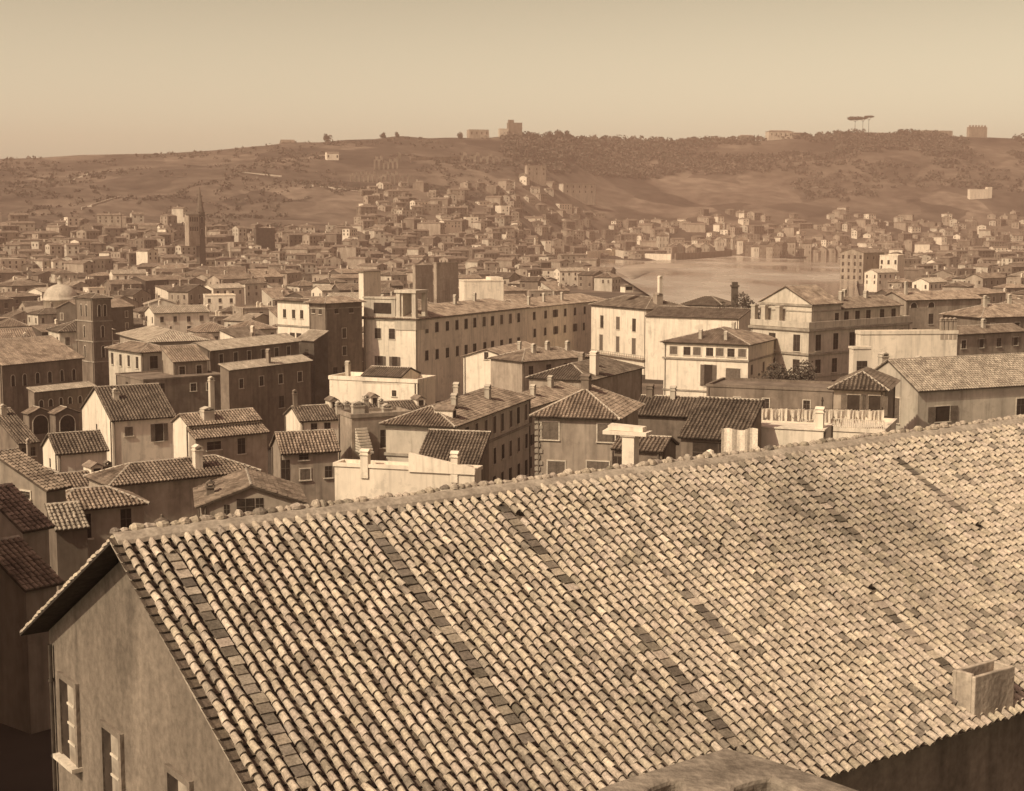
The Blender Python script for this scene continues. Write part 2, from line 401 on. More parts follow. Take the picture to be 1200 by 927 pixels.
class House:
    """A building in its own frame: x along the right-hand face, y into the depth, the near corner at (-b/2, -a/2)."""
    def __init__(s, name, label, cat, a, b, eave, base, loc, yaw, group=None):
        s.a, s.b, s.eave, s.base = a, b, eave, base       # heights are relative to the root
        s.root = link(name, None, loc=loc, rz=yaw); s.root.empty_display_size = 1
        tag(s.root, label, cat, group); s.roof = None; s.depth = loc[1]
    def walls(s, tone, roof='gable', ridge='e', pitch=22, over=.5, rtone='roof', detail=1, cap=True, bands=(), tilep=.45, parapet=.0, x0=None, x1=None, y0=None, y1=None, zb=None, ze=None, pname='wall', thick=.18):
        X0 = -s.b / 2 if x0 is None else x0; X1 = s.b / 2 if x1 is None else x1
        Y0 = -s.a / 2 if y0 is None else y0; Y1 = s.a / 2 if y1 is None else y1
        zb = s.base if zb is None else zb; ze = s.eave if ze is None else ze
        lx, ly = X1 - X0, Y1 - Y0; t = math.tan(R_(pitch)); m = MB()
        if roof == 'gable' and ridge == 'e':
            zr = ze + t * ly / 2
            m.extrude([(X0, Y0, zb), (X0, Y1, zb), (X0, Y1, ze), (X0, (Y0 + Y1) / 2, zr), (X0, Y0, ze)], (lx, 0, 0))
        elif roof == 'gable':
            zr = ze + t * lx / 2
            m.extrude([(X0, Y0, zb), (X0, Y0, ze), ((X0 + X1) / 2, Y0, zr), (X1, Y0, ze), (X1, Y0, zb)], (0, ly, 0))
        elif roof == 'shed':                          # high side at the far wall
            zr = ze + t * ly
            m.extrude([(X0, Y0, zb), (X0, Y1, zb), (X0, Y1, zr), (X0, Y0, ze)], (lx, 0, 0))
        elif roof == 'shedl':
            zr = ze + t * lx
            m.extrude([(X0, Y0, zb), (X0, Y0, ze), (X1, Y0, zr), (X1, Y0, zb)], (0, ly, 0))
        else:
            zr = ze; m.box(X0, X1, Y0, Y1, zb, ze)
        for (bz, bh, bo) in bands:
            m.box(X0 - bo, X1 + bo, Y0 - bo, Y1 + bo, ze + bz, ze + bz + bh, 1)
        w = obj(pname, m, [M[tone], M['cornice']], s.root); s.zr = zr
        if s.roof is None:
            s.wall = w
            if detail and s.root.get('label') and s.depth < 480 and min(lx, ly) > 4.5:
                for (x, y) in random.sample([(X0 + .35, Y0 - .12), (X1 - .35, Y0 - .12), (X0 - .12, Y0 + .4), (X0 - .12, Y1 - .4)], 2):
                    dp = MB(); dp.tube((x, y, ze - .1), (x, y, zb), .09, .09, 6); obj('drainpipe', dp, M['shutter'], s.root)
        r = MB(); c = MB(); o = over; T = t
        z0 = ze - o * T + thick * 1.02 / math.cos(R_(pitch)); cs, sn = math.cos(R_(pitch)), math.sin(R_(pitch))
        kw = dict(detail=detail, pitch=tilep, thick=thick)
        if roof == 'gable' and ridge == 'e':
            Sl = (ly / 2 + o) / cs; L = lx + 2 * o * .6; xa = X0 - o * .6
            tiled(r, (xa, Y0 - o, z0), (1, 0, 0), (0, cs, sn), (0, -sn, cs), L, Sl, **kw)
            tiled(r, (xa + L, Y1 + o, z0), (-1, 0, 0), (0, -cs, sn), (0, sn, cs), L, Sl, **kw)
            zt_ = z0 + Sl * sn; cap_line(c, (xa, (Y0 + Y1) / 2, zt_), (xa + L, (Y0 + Y1) / 2, zt_))
        elif roof == 'gable':
            Sl = (lx / 2 + o) / cs; L = ly + 2 * o * .6; ya = Y0 - o * .6
            tiled(r, (X0 - o, ya + L, z0), (0, -1, 0), (cs, 0, sn), (-sn, 0, cs), L, Sl, **kw)
            tiled(r, (X1 + o, ya, z0), (0, 1, 0), (-cs, 0, sn), (sn, 0, cs), L, Sl, **kw)
            zt_ = z0 + Sl * sn; cap_line(c, ((X0 + X1) / 2, ya, zt_), ((X0 + X1) / 2, ya + L, zt_))
        elif roof == 'hip':
            Lx, Ly = lx + 2 * o, ly + 2 * o; xa, ya = X0 - o, Y0 - o; hh = min(Lx, Ly) / 2; Sl = hh / cs
            hx, hy = (hh, hh)
            tiled(r, (xa, ya, z0), (1, 0, 0), (0, cs, sn), (0, -sn, cs), Lx, Sl if Ly <= Lx + .01 else Sl, hx, hx, **kw) if Ly <= Lx else tiled(r, (xa, ya, z0), (1, 0, 0), (0, cs, sn), (0, -sn, cs), Lx, Sl, Lx / 2, Lx / 2, **kw)
            A = (hh, hh) if Ly <= Lx else (Lx / 2, Lx / 2)
            tiled(r, (xa + Lx, ya + Ly, z0), (-1, 0, 0), (0, -cs, sn), (0, sn, cs), Lx, Sl, *A, **kw)
            B = (hh, hh)
            tiled(r, (xa, ya + Ly, z0), (0, -1, 0), (cs, 0, sn), (-sn, 0, cs), Ly, Sl, *B, **kw)
            tiled(r, (xa + Lx, ya, z0), (0, 1, 0), (-cs, 0, sn), (sn, 0, cs), Ly, Sl, *B, **kw)
            zt_ = z0 + Sl * sn; s.zr = zt_
            if Ly <= Lx: p, q = (xa + hh, ya + hh, zt_), (xa + Lx - hh, ya + hh, zt_)
            else: p, q = (xa + hh, ya + hh, zt_), (xa + hh, ya + Ly - hh, zt_)
            if (Vector(p) - Vector(q)).length > .3: cap_line(c, p, q)
            cap_line(c, (xa, ya, z0), p); cap_line(c, (xa, ya + Ly, z0), p if Ly <= Lx else q)
            cap_line(c, (xa + Lx, ya, z0), q if Ly <= Lx else p); cap_line(c, (xa + Lx, ya + Ly, z0), q)
        elif roof == 'shed':
            Sl = (ly + 1.5 * o) / cs
            tiled(r, (X0 - o * .5, Y0 - o, z0), (1, 0, 0), (0, cs, sn), (0, -sn, cs), lx + o, Sl, **kw)
            zt_ = z0 + Sl * sn; cap_line(c, (X0 - o * .5, Y1 + o * .5, zt_), (X1 + o * .5, Y1 + o * .5, zt_))
        elif roof == 'shedl':
            Sl = (lx + 1.5 * o) / cs
            tiled(r, (X0 - o, Y1 + o * .5, z0), (0, -1, 0), (cs, 0, sn), (-sn, 0, cs), ly + o, Sl, **kw)
            zt_ = z0 + Sl * sn; cap_line(c, (X1 + o * .5, Y0 - o * .5, zt_), (X1 + o * .5, Y1 + o * .5, zt_))
        else:                                          # flat roof with a low parapet
            p = parapet or .5; k = .3
            r.box(X0 - .15, X1 + .15, Y0 - .15, Y0 + k, ze, ze + p); r.box(X0 - .15, X1 + .15, Y1 - k, Y1 + .15, ze, ze + p)
            r.box(X0 - .15, X0 + k, Y0 + k, Y1 - k, ze, ze + p); r.box(X1 - k, X1 + .15, Y0 + k, Y1 - k, ze, ze + p)
            r.box(X0 + k, X1 - k, Y0 + k, Y1 - k, ze, ze + .06)
            s.zr = ze + .06
        ro = obj('roof' if roof != 'flat' else 'parapet', r, M[rtone if roof != 'flat' else tone], s.root)
        s.roof = s.roof or ro
        if cap and c.v: obj('ridge_cap', c, M['cap'], ro)
        s.pitch = pitch; s.rtype = (roof, ridge); return s
    def win(s, face, us, z, w=1.1, h=1.8, kind='plain', base_face=None):
        """Windows at fractions us along face 'e' (right-hand) or 'l' (left-hand); z = top of the window below the eave."""
        for u in us:
            me = window_mesh(w, h, kind); zz = s.eave - z - h
            if face == 'e': link('window', me, s.root, (-s.b / 2 + u * s.b, -s.a / 2, zz), 0)
            else: link('window', me, s.root, (-s.b / 2, -s.a / 2 + u * s.a, zz), -math.pi / 2)
        return s
    def grid(s, face, n, rows, w=1.1, h=1.8, kind='plain', m=.12, skip=0):
        for r, z in enumerate(rows):
            for k in range(n):
                if random.random() < skip: continue
                kk = kind if not isinstance(kind, (list, tuple)) else random.choice(kind)
                s.win(face, [m + (1 - 2 * m) * (k / (n - 1) if n > 1 else .5) + random.uniform(-.006, .006)], z + random.uniform(-.05, .05), w + random.choice((-.1, 0, 0, .1)), h + random.choice((-.1, 0, 0, 0, .1)), kk)
        return s
    def chim(s, fx, fy, h=1.6, w=.9, d=.7, tone='cream', z=None):
        x, y = (fx - .5) * s.b, (fy - .5) * s.a
        if z is None:
            t = math.tan(R_(s.pitch)); roof, ridge = s.rtype; o = .4
            dx = min(x + s.b / 2, s.b / 2 - x) + o; dy = min(y + s.a / 2, s.a / 2 - y) + o
            z = s.eave + {'gable': t * (dy if ridge == 'e' else dx), 'hip': t * min(dx, dy), 'shed': t * (y + s.a / 2), 'shedl': t * (x + s.b / 2), 'flat': 0}[roof]
        link('chimney', chimney_mesh(w, d, h, tone), s.roof, (x, y, z)); return s
    def dormer(s, fx, fy, w=1.4, h=1.3):
        x, y = (fx - .5) * s.b, (fy - .5) * s.a; z = s.eave + math.tan(R_(s.pitch)) * (min(y + s.a / 2, s.a / 2 - y))
        m = MB(); m.extrude([(-w / 2, 0, -.6), (w / 2, 0, -.6), (w / 2, 0, h), (0, 0, h + .4), (-w / 2, 0, h)], (0, 2.6, 0), 0)
        m.box(-w / 2 + .3, w / 2 - .3, -.04, .1, .15, h - .1, 1)
        m.extrude([(-w / 2 - .2, -.2, h - .02), (0, -.2, h + .5), (w / 2 + .2, -.2, h - .02), (w / 2 + .2, -.2, h + .12), (0, -.2, h + .66), (-w / 2 - .2, -.2, h + .12)], (0, 2.8, 0), 2)
        link('dormer', m.mesh('dormer', [M['white'], M['pane'], M['roof']]), s.roof, (x, y, z)); return s

def solve_len(C, u, px):
    c, s_ = math.cos(TILT), math.sin(TILT); k = (px - 600) / FPX
    D = C.y * c - (C.z - HC) * s_
    den = u.x - k * u.y * c
    return (k * D - C.x) / den
def place(name, label, cat, C, d, yaw, L, R, group=None, base=None, amin=2.0, amax=60):
    """Near eave corner seen at C at distance d; left face runs to column L, right face to column R."""
    Cw = at_d(C[0], C[1], d); ya = R_(yaw)
    e = Vector((math.cos(ya), math.sin(ya), 0)); l = Vector((-e.y, e.x, 0))
    b = solve_len(Cw, e, R); a = solve_len(Cw, l, L)
    if not (amin <= a <= amax): a = max(amin, min(amax, a if a > 0 else amax))
    if not (amin <= b <= amax): b = max(amin, min(amax, b if b > 0 else amax))
    ctr = Cw + e * (b / 2) + l * (a / 2)
    zb = min(zt(ctr.x, ctr.y), zt(Cw.x, Cw.y)) if base is None else base
    FOOT.append((ctr.x, ctr.y, e, l, a / 2, b / 2))
    return House(name, label, cat, a, b, Cw.z - zb, -1.0, (ctr.x, ctr.y, zb), ya, group)

# ------------------------------------------------------------------ the big tiled roof in front
RD = at_z(2995, 262, HC - .0001); RD = Vector((RD.x, RD.y, 0)).normalized() if False else Vector((.80907, .58771, 0))
GD = Vector((RD.y, -RD.x, 0)); PIT = R_(28.5)
R0 = at_d(135, 628, 34.8)
SD = GD * math.cos(PIT) - Vector((0, 0, 1)) * math.sin(PIT)      # down the near slope
SF = -GD * math.cos(PIT) - Vector((0, 0, 1)) * math.sin(PIT)     # down the far slope
NN = RD.cross(SD); NN = NN if NN.z > 0 else -NN
NF = RD.cross(SF); NF = NF if NF.z > 0 else -NF
def on_roof(px, py):
    r = ray(px, py); o = Vector((0, 0, HC)); t = (R0 - o).dot(NN) / r.dot(NN); P = o + r * t - R0
    return P.dot(RD), P.dot(SD)
PIC, ROW = .305, .31
SLN, SLF, LEN = 12.05, 8.7, 43.0
ladders = []
for pl in ([(188, 640), (345, 915)], [(428, 610), (606, 868)], [(578, 590), (652, 690)], [(737, 730), (850, 868)], [(792, 690), (850, 765)], [(936, 556), (990, 632)], [(1020, 695), (1105, 785)], [(1052, 535), (1110, 605)]):
    (s0, t0), (s1, t1) = on_roof(*pl[0]), on_roof(*pl[1])
    ladders.append((round((s0 + s1) / 2 / PIC), t0, t1))
root = link('tiled_house', None, loc=R0)
tag(root, 'long house', 'house')
root['label'] = 'great long house whose wavy clay roof fills the lower picture above a rough gable'
def P(s, t, w=0, S_=SD, n=NN): return tuple(RD * s + S_ * t + n * w)
rnd = random.Random(3)
tl = MB(); NC = int(LEN / PIC); NR = int(SLN / ROW)
sag = lambda s, t: .085 * mnoise.noise(Vector((s * .25, t * .3, 1.7))) + .02 * mnoise.noise(Vector((s * .9, t * .6, 4.2)))
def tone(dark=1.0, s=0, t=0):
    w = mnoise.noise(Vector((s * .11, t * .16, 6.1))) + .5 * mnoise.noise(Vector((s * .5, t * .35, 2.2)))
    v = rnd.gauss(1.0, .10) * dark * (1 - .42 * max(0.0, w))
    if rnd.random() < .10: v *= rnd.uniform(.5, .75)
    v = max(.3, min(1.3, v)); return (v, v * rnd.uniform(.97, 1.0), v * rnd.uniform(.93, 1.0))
for k in range(-1, NC + 1):
    s = k * PIC + .16
    wav = rnd.uniform(-.02, .02)
    lad = [(a, b) for c, a, b in ladders if c == k]
    phase = rnd.uniform(0, ROW) * .35
    # channel tiles under and between the covers
    for j in range(NR + 1):
        t0 = j * ROW; t1 = min(t0 + ROW * 1.1, SLN)
        if t1 - t0 < .06: continue
        tn = tone(.28); tn = (tn[0], tn[1] * .93, tn[2] * .88)  # shade between the covers is painted into the channel tone
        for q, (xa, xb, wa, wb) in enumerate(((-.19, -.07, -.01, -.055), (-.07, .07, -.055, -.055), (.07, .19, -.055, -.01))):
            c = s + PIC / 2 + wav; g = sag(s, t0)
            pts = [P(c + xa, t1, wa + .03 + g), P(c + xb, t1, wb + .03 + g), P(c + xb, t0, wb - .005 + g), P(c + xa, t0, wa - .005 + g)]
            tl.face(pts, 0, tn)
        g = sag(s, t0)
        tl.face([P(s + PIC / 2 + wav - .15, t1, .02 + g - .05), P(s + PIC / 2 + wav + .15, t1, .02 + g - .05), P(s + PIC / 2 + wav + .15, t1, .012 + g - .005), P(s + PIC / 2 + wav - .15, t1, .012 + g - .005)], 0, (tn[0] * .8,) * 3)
    if k < 0: continue
    j = 0; t = .2 + phase
    while t < SLN - .1:
        t1 = min(t + ROW * 1.16 + rnd.uniform(-.015, .015), SLN + .08)
        if any(a <= t <= b for a, b in lad):
            # a run of flat replacement tiles where the round covers have gone
            tn = tone(rnd.choice((.3, .4, .5, .62, .9))); g = sag(s, t); dx = rnd.uniform(-.015, .015)
            wd_ = rnd.uniform(.135, .17); dx += rnd.uniform(-.025, .025)
            tl.extrude([P(s + dx - wd_, t, .055 + g), P(s + dx + wd_, t, .055 + g), P(s + dx + wd_, t1, .095 + g), P(s + dx - wd_, t1, .095 + g)], NN * -.03)
            for z in range(1, 7): tl.t[-z] = tn
        elif rnd.random() > .0008:
            tn = tone(1.04, s, t); du = rnd.gauss(0, .011) + wav; sk = rnd.gauss(0, .012); g = sag(s, t); lift = rnd.uniform(0, .018)
            i = len(tl.v); h0 = .088; rings = []
            for tt, r_, w_ in ((t1, .092, .056 + lift + g), (t, .074, .022 + g), ):
                off = sk if tt == t1 else -sk
                ring = []
                for q in range(8):
                    a = math.pi * (q / 7) ; a = math.pi - a
                    ring.append(P(s + du + off + r_ * math.cos(a), tt, w_ - .03 + r_ * 1.4 * math.sin(a)))
                rings.append(ring)
            inner = []
            for q in range(8):
                a = math.pi - math.pi * q / 7
                inner.append(P(s + du + sk + .076 * math.cos(a), t1 - .004, .052 + lift + g - .03 + 0.076 * 1.25 * math.sin(a)))
            tl.v.extend(rings[0] + rings[1] + inner)
            for q in range(7):
                tl.f.append((i + q, i + q + 1, i + 9 + q, i + 8 + q)); tl.m.append(0); tl.t.append(tn)
                tl.f.append((i + 16 + q, i + 17 + q, i + q + 1, i + q)); tl.m.append(0); tl.t.append((tn[0] * .85,) * 3)
        t += ROW
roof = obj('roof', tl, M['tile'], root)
# boarding below the tiles and the far slope with its own covers
bd = MB()
bd.extrude([P(-.1, 0, -.12), P(LEN, 0, -.12), P(LEN, SLN - .12, -.12), P(-.1, SLN - .12, -.12)], NN * -.09)
bf_ = MB(); bf_.extrude([P(-.02, 0, -.02, SF, NF), P(-.02, SLF, -.02, SF, NF), P(LEN, SLF, -.02, SF, NF), P(LEN, 0, -.02, SF, NF)], NF * -.06)
obj('eaves_boarding', bf_, M['soffit'], roof)
obj('roof_boarding', bd, M['mortar'], roof)
fs = MB()
for k in range(NC + 1):
    s = k * PIC + .1; t = 0.0
    if k > 12 and k % 1 == 0 and s > 6: 
        cuts = [(0, SLF)]
    else: cuts = [(j * ROW, min((j + 1.15) * ROW, SLF + .05)) for j in range(int(SLF / ROW))]
    for a0, a1 in cuts:
        i = len(fs.v); l = rnd.uniform(.04, .07); du = rnd.gauss(0, .012); tn = tone()
        for tt, r_, w_ in ((a1, .112, l), (a0, .09, .02)):
            for q in range(6):
                a = math.pi * q / 5; fs.v.append(P(s + du - r_ * math.cos(a), tt, w_ - .03 + r_ * math.sin(a), SF, NF))
        for q in range(5): fs.f.append((i + q, i + 6 + q, i + 7 + q, i + q + 1)); fs.m.append(0); fs.t.append(tn)
        fs.f.append(tuple(i + q for q in range(6))); fs.m.append(0); fs.t.append((tn[0] * .5,) * 3)
obj('far_slope', fs, M['tile'], roof)
# ridge: a bed of mortar with a row of rough round tiles behind it
rc = MB()
x = -.05
while x < LEN:
    ln = rnd.uniform(.16, .34); r_ = rnd.uniform(.09, .155); tn = tone(1.0); dz = rnd.uniform(-.05, .05); dy = rnd.uniform(-.06, .05)
    i = len(rc.v); NS = 4
    for c in range(NS):
        f = c / (NS - 1); rr = r_ * (.75 + .3 * math.sin(math.pi * f)) * rnd.uniform(.9, 1.1)
        for q in range(7):
            an = math.pi * q / 6; jz = rnd.uniform(-.015, .015)
            rc.v.append(tuple(RD * (x + ln * f) + GD * (-.14 + dy + rr * math.cos(an)) + Vector((0, 0, .05 + dz + jz + rr * 1.1 * math.sin(an)))))
    for c in range(NS - 1):
        for q in range(6): o_ = i + c * 7 + q; rc.f.append((o_, o_ + 1, o_ + 8, o_ + 7)); rc.m.append(0); rc.t.append(tn)
    rc.f.append(tuple(i + q for q in range(6, -1, -1))); rc.m.append(0); rc.t.append(tn)
    rc.f.append(tuple(i + 7 * (NS - 1) + q for q in range(7))); rc.m.append(0); rc.t.append((tn[0] * .8,) * 3)
    x += ln + rnd.uniform(-.02, .07)
obj('ridge_cap', rc, M['tile'], roof)
mo = MB(); K = 90
for k in range(K):
    a, b = LEN * k / K - .05, LEN * (k + 1) / K
    def row(x): 
        z = .02 * mnoise.noise(Vector((x * 1.3, 0, 9))); 
        return [tuple(RD * x + GD * gx + Vector((0, 0, gz + z))) for gx, gz in ((.33, -.155), (.29, -.06), (.12, .05), (-.06, .08))]
    p, q = row(a), row(b)
    for c in range(3): mo.face([p[c], q[c], q[c + 1], p[c + 1]])
    if k == 0: mo.face(p[::-1])
obj('ridge_mortar', mo, M['mortar'], roof)
# stucco walls
OV = .64
GZ = -22.0
wn_, wf_ = SLN * math.cos(PIT) - .55, SLF * math.cos(PIT) - .55
wl = MB()
def gw(s, g, z): return tuple(RD * s + GD * g + Vector((0, 0, z)))
tp = math.tan(PIT)
wl.extrude([gw(OV, wn_, GZ), gw(OV, wn_, -wn_ * tp - .2), gw(OV, 0, -.2), gw(OV, -wf_, -wf_ * tp - .2), gw(OV, -wf_, GZ)], RD * (LEN - OV - .3))
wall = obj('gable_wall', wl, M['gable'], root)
# thin plaster verge under the near rake
# tall windows in the gable, shuttered on one side with three pale bars
def on_gable(px, py):
    r = ray(px, py); o = Vector((0, 0, HC)); t = (R0 + RD * OV - o).dot(RD) / r.dot(RD); Q = o + r * t - R0
    return Q.dot(GD), Q.z
def gable_window(px, py, w=1.15, h=2.2):
    g, z = on_gable(px, py)
    m = MB(); f = .16
    m.box(-.06, .02, -w / 2, w / 2, -h, 0, 0)
    o = obj('window', m, M['pane'], root)
    o.location = RD * (OV - .0) + GD * g + Vector((0, 0, z)); o.rotation_euler = (0, 0, math.atan2(RD.y, RD.x))
    fr = MB()
    fr.box(-.11, .02, -w / 2 - f, -w / 2, -h, f); fr.box(-.11, .02, w / 2, w / 2 + f, -h, f); fr.box(-.11, .02, -w / 2, w / 2, 0, f)
    obj('frame', fr, M['gable'], o)
    ln = MB(); ln.box(-.085, -.062, -w / 2 + .02, -w / 2 + .55, -h, -.02)
    obj('shutter', ln, M['roof_pale'], o)
    for k in (1, 2, 3):
        ba = MB(); ba.box(-.12, -.088, -w / 2 + .02, -w / 2 + .56, -h * k / 4 - .03, -h * k / 4 + .03)
        obj('crossbar', ba, M['trim'], o)
    si = MB(); si.box(-.3, .02, -w / 2 - .2, w / 2 + .2, -h - .12, -h); obj('sill', si, M['trim'], o)
gable_window(82, 800); gable_window(133, 858); gable_window(212, 912)
# drain pipe down the far corner of the gable
dp = MB()
g0, z0 = -wf_ + .35, -wf_ * tp - .5
dp.tube(gw(OV - .1, g0, z0), gw(OV - .1, g0, GZ), .06, .06, 8)
for k in range(6): dp.tube(gw(OV - .1, g0, z0 - 1 - k * 2.2), gw(OV - .1, g0, z0 - 1.08 - k * 2.2), .085, .085, 8)
obj('drainpipe', dp, M['iron'], root)
# rafters' ends below the near eave
for k in range(int(LEN / .9)):
    rf = MB(); c = .6 + k * .9; a = Vector(P(c, SLN - .75, -.16)); b = Vector(P(c, SLN - .2, -.16))
    rf.extrude([a, b, b + NN * -.14, a + NN * -.14], RD * .11)
    obj('rafter', rf, M['shutter'], roof)
# square stucco chimney at the eave, open on top
s_, t_ = on_roof(1137, 848)
t_ = 11.3; ch = MB(); wd2, hh = .50, 1.0
base = Vector(P(s_, t_, 0)) + RD * 1.0 + GD * .12
wx, wy = .86, .36
def cb(x0, x1, y0, y1, z0, z1, mi=0):
    q = [base + RD * x + GD * y + Vector((0, 0, z)) for z in (z0, z1) for x, y in ((x0, y0), (x1, y0), (x1, y1), (x0, y1))]
    i = len(ch.v); ch.v.extend(tuple(p) for p in q)
    for f_ in ((0, 3, 2, 1), (4, 5, 6, 7), (0, 1, 5, 4), (1, 2, 6, 5), (2, 3, 7, 6), (3, 0, 4, 7)):
        ch.f.append(tuple(i + k for k in f_)); ch.m.append(mi); ch.t.append(None)
th = .12
cb(-wx, wx, -wy, -wy + th, -.3, hh); cb(-wx, wx, wy - th, wy, -.3, hh - .03); cb(-wx, -wx + th, -wy + th, wy - th, -.3, hh + .02); cb(wx - th, wx, -wy + th, wy - th, -.3, hh - .02)
cb(-wx + th, wx - th, -wy + th, wy - th, -.45, -.1, 1)
bvl = obj('chimney', ch, [M['chimney_stucco'], M['soffit']], roof).modifiers.new('bevel', 'BEVEL'); bvl.width = .025; bvl.segments = 2

# ------------------------------------------------------------------ weathered stone coping just below the camera
ZC = 42.25
top = [(850, 875), (888, 884), (925, 896), (1045, 938), (985, 950), (904, 911), (884, 914), (862, 921), (856, 960), (806, 960), (797, 914), (786, 914), (764, 922), (740, 950), (640, 950), (715, 917), (790, 893)]
pts = [at_z(px, py, ZC) for px, py in top]
cen = sum(pts, Vector()) / len(pts)
m = MB(); loc = Vector((cen.x, cen.y, 30.0))
def cut(pts_, z0, z1):
    a = [(p.x - loc.x, p.y - loc.y, z0 - loc.z) for p in pts_]
    m.extrude(a, (0, 0, z1 - z0))
cut(pts, ZC - .13, ZC)
o = tag(obj('stone_coping', m, M['stone'], loc=loc), 'worn pale stone coping corner poking up at the lower edge before the tiles', 'parapet')
bv = o.modifiers.new('bevel', 'BEVEL'); bv.width = .035; bv.segments = 2; bv.limit_method = 'ANGLE'
m2 = MB(); a = [at_z(px, py, ZC) for px, py in ((850, 880), (888, 889), (925, 901), (1040, 941), (1000, 948), (900, 903), (812, 903), (768, 915), (700, 945), (655, 948), (718, 921), (790, 898))]
m2.extrude([(p.x - loc.x, p.y - loc.y, ZC - .132 - loc.z) for p in a], (0, 0, -16))
obj('parapet_wall', m2, M['brown'], o)
# ------------------------------------------------------------------ the houses one can name
SUN_W = 'cream'
def sub(h): return h
PL = ['plain', 'shut', 'bare', 'open', 'bare']
# --- the cluster of small houses on the near left
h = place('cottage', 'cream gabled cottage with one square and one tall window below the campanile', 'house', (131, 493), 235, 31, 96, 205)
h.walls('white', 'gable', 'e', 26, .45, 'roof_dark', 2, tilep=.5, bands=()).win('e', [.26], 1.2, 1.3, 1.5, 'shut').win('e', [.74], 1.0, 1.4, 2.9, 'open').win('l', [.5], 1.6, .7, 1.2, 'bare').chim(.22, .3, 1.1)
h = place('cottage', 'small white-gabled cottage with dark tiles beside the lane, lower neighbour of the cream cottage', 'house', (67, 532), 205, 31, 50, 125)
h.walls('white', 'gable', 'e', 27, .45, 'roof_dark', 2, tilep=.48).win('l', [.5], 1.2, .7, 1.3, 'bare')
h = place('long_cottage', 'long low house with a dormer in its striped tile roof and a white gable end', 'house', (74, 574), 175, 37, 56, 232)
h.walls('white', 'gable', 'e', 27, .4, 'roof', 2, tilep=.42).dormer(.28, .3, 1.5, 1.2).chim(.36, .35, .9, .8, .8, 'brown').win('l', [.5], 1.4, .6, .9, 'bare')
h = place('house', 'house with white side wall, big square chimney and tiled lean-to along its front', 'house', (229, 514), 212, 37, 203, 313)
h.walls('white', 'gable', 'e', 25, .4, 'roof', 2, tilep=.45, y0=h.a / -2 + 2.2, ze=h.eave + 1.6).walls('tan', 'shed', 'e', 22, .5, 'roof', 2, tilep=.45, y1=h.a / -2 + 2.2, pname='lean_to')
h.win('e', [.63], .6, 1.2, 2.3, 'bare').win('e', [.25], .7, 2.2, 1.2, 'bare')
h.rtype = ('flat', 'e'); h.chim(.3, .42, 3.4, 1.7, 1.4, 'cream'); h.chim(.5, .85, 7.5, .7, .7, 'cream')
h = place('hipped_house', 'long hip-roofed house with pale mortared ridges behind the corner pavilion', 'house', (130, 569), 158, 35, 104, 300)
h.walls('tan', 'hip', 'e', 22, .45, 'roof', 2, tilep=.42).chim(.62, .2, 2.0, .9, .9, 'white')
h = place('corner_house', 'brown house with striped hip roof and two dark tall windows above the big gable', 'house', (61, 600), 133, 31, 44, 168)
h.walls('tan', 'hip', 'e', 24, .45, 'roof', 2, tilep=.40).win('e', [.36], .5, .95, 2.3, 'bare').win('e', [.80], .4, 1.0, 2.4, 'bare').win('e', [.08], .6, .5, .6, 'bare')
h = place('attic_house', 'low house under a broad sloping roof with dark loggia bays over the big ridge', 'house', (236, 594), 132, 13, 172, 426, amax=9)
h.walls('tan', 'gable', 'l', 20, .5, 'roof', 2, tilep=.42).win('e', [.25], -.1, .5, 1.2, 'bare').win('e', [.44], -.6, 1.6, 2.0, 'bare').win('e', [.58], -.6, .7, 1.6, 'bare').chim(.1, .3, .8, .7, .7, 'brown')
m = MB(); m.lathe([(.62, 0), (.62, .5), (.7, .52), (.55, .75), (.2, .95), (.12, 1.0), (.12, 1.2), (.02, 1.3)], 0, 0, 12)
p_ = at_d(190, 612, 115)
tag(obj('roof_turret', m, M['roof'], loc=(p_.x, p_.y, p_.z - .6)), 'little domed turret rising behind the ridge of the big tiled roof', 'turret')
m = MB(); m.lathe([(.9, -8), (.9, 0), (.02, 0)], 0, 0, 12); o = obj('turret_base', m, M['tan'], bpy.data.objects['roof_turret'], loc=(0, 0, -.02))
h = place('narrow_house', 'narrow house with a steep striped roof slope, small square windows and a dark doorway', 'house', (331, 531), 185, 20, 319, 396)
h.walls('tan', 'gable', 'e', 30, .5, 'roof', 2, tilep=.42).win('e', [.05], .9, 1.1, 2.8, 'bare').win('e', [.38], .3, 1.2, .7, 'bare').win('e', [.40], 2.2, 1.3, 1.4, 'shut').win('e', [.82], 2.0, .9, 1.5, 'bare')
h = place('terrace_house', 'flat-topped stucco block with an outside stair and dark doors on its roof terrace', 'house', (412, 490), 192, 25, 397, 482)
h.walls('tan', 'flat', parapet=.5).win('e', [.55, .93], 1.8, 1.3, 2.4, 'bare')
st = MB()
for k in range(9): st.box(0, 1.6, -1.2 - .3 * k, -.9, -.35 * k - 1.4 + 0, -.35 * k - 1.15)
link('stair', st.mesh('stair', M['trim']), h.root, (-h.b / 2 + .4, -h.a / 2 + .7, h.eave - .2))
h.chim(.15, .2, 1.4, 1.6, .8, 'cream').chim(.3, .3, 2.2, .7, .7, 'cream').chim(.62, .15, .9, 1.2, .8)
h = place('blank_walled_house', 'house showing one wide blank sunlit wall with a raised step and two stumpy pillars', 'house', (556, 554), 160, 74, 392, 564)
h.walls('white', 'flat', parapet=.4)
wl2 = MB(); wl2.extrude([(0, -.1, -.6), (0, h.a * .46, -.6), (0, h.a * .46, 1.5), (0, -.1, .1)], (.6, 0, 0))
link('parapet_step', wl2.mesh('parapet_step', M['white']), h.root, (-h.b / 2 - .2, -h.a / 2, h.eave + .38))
h.chim(.1, .14, 1.6, .8, .8, 'white').chim(.1, .78, 1.4, .9, .9, 'white')
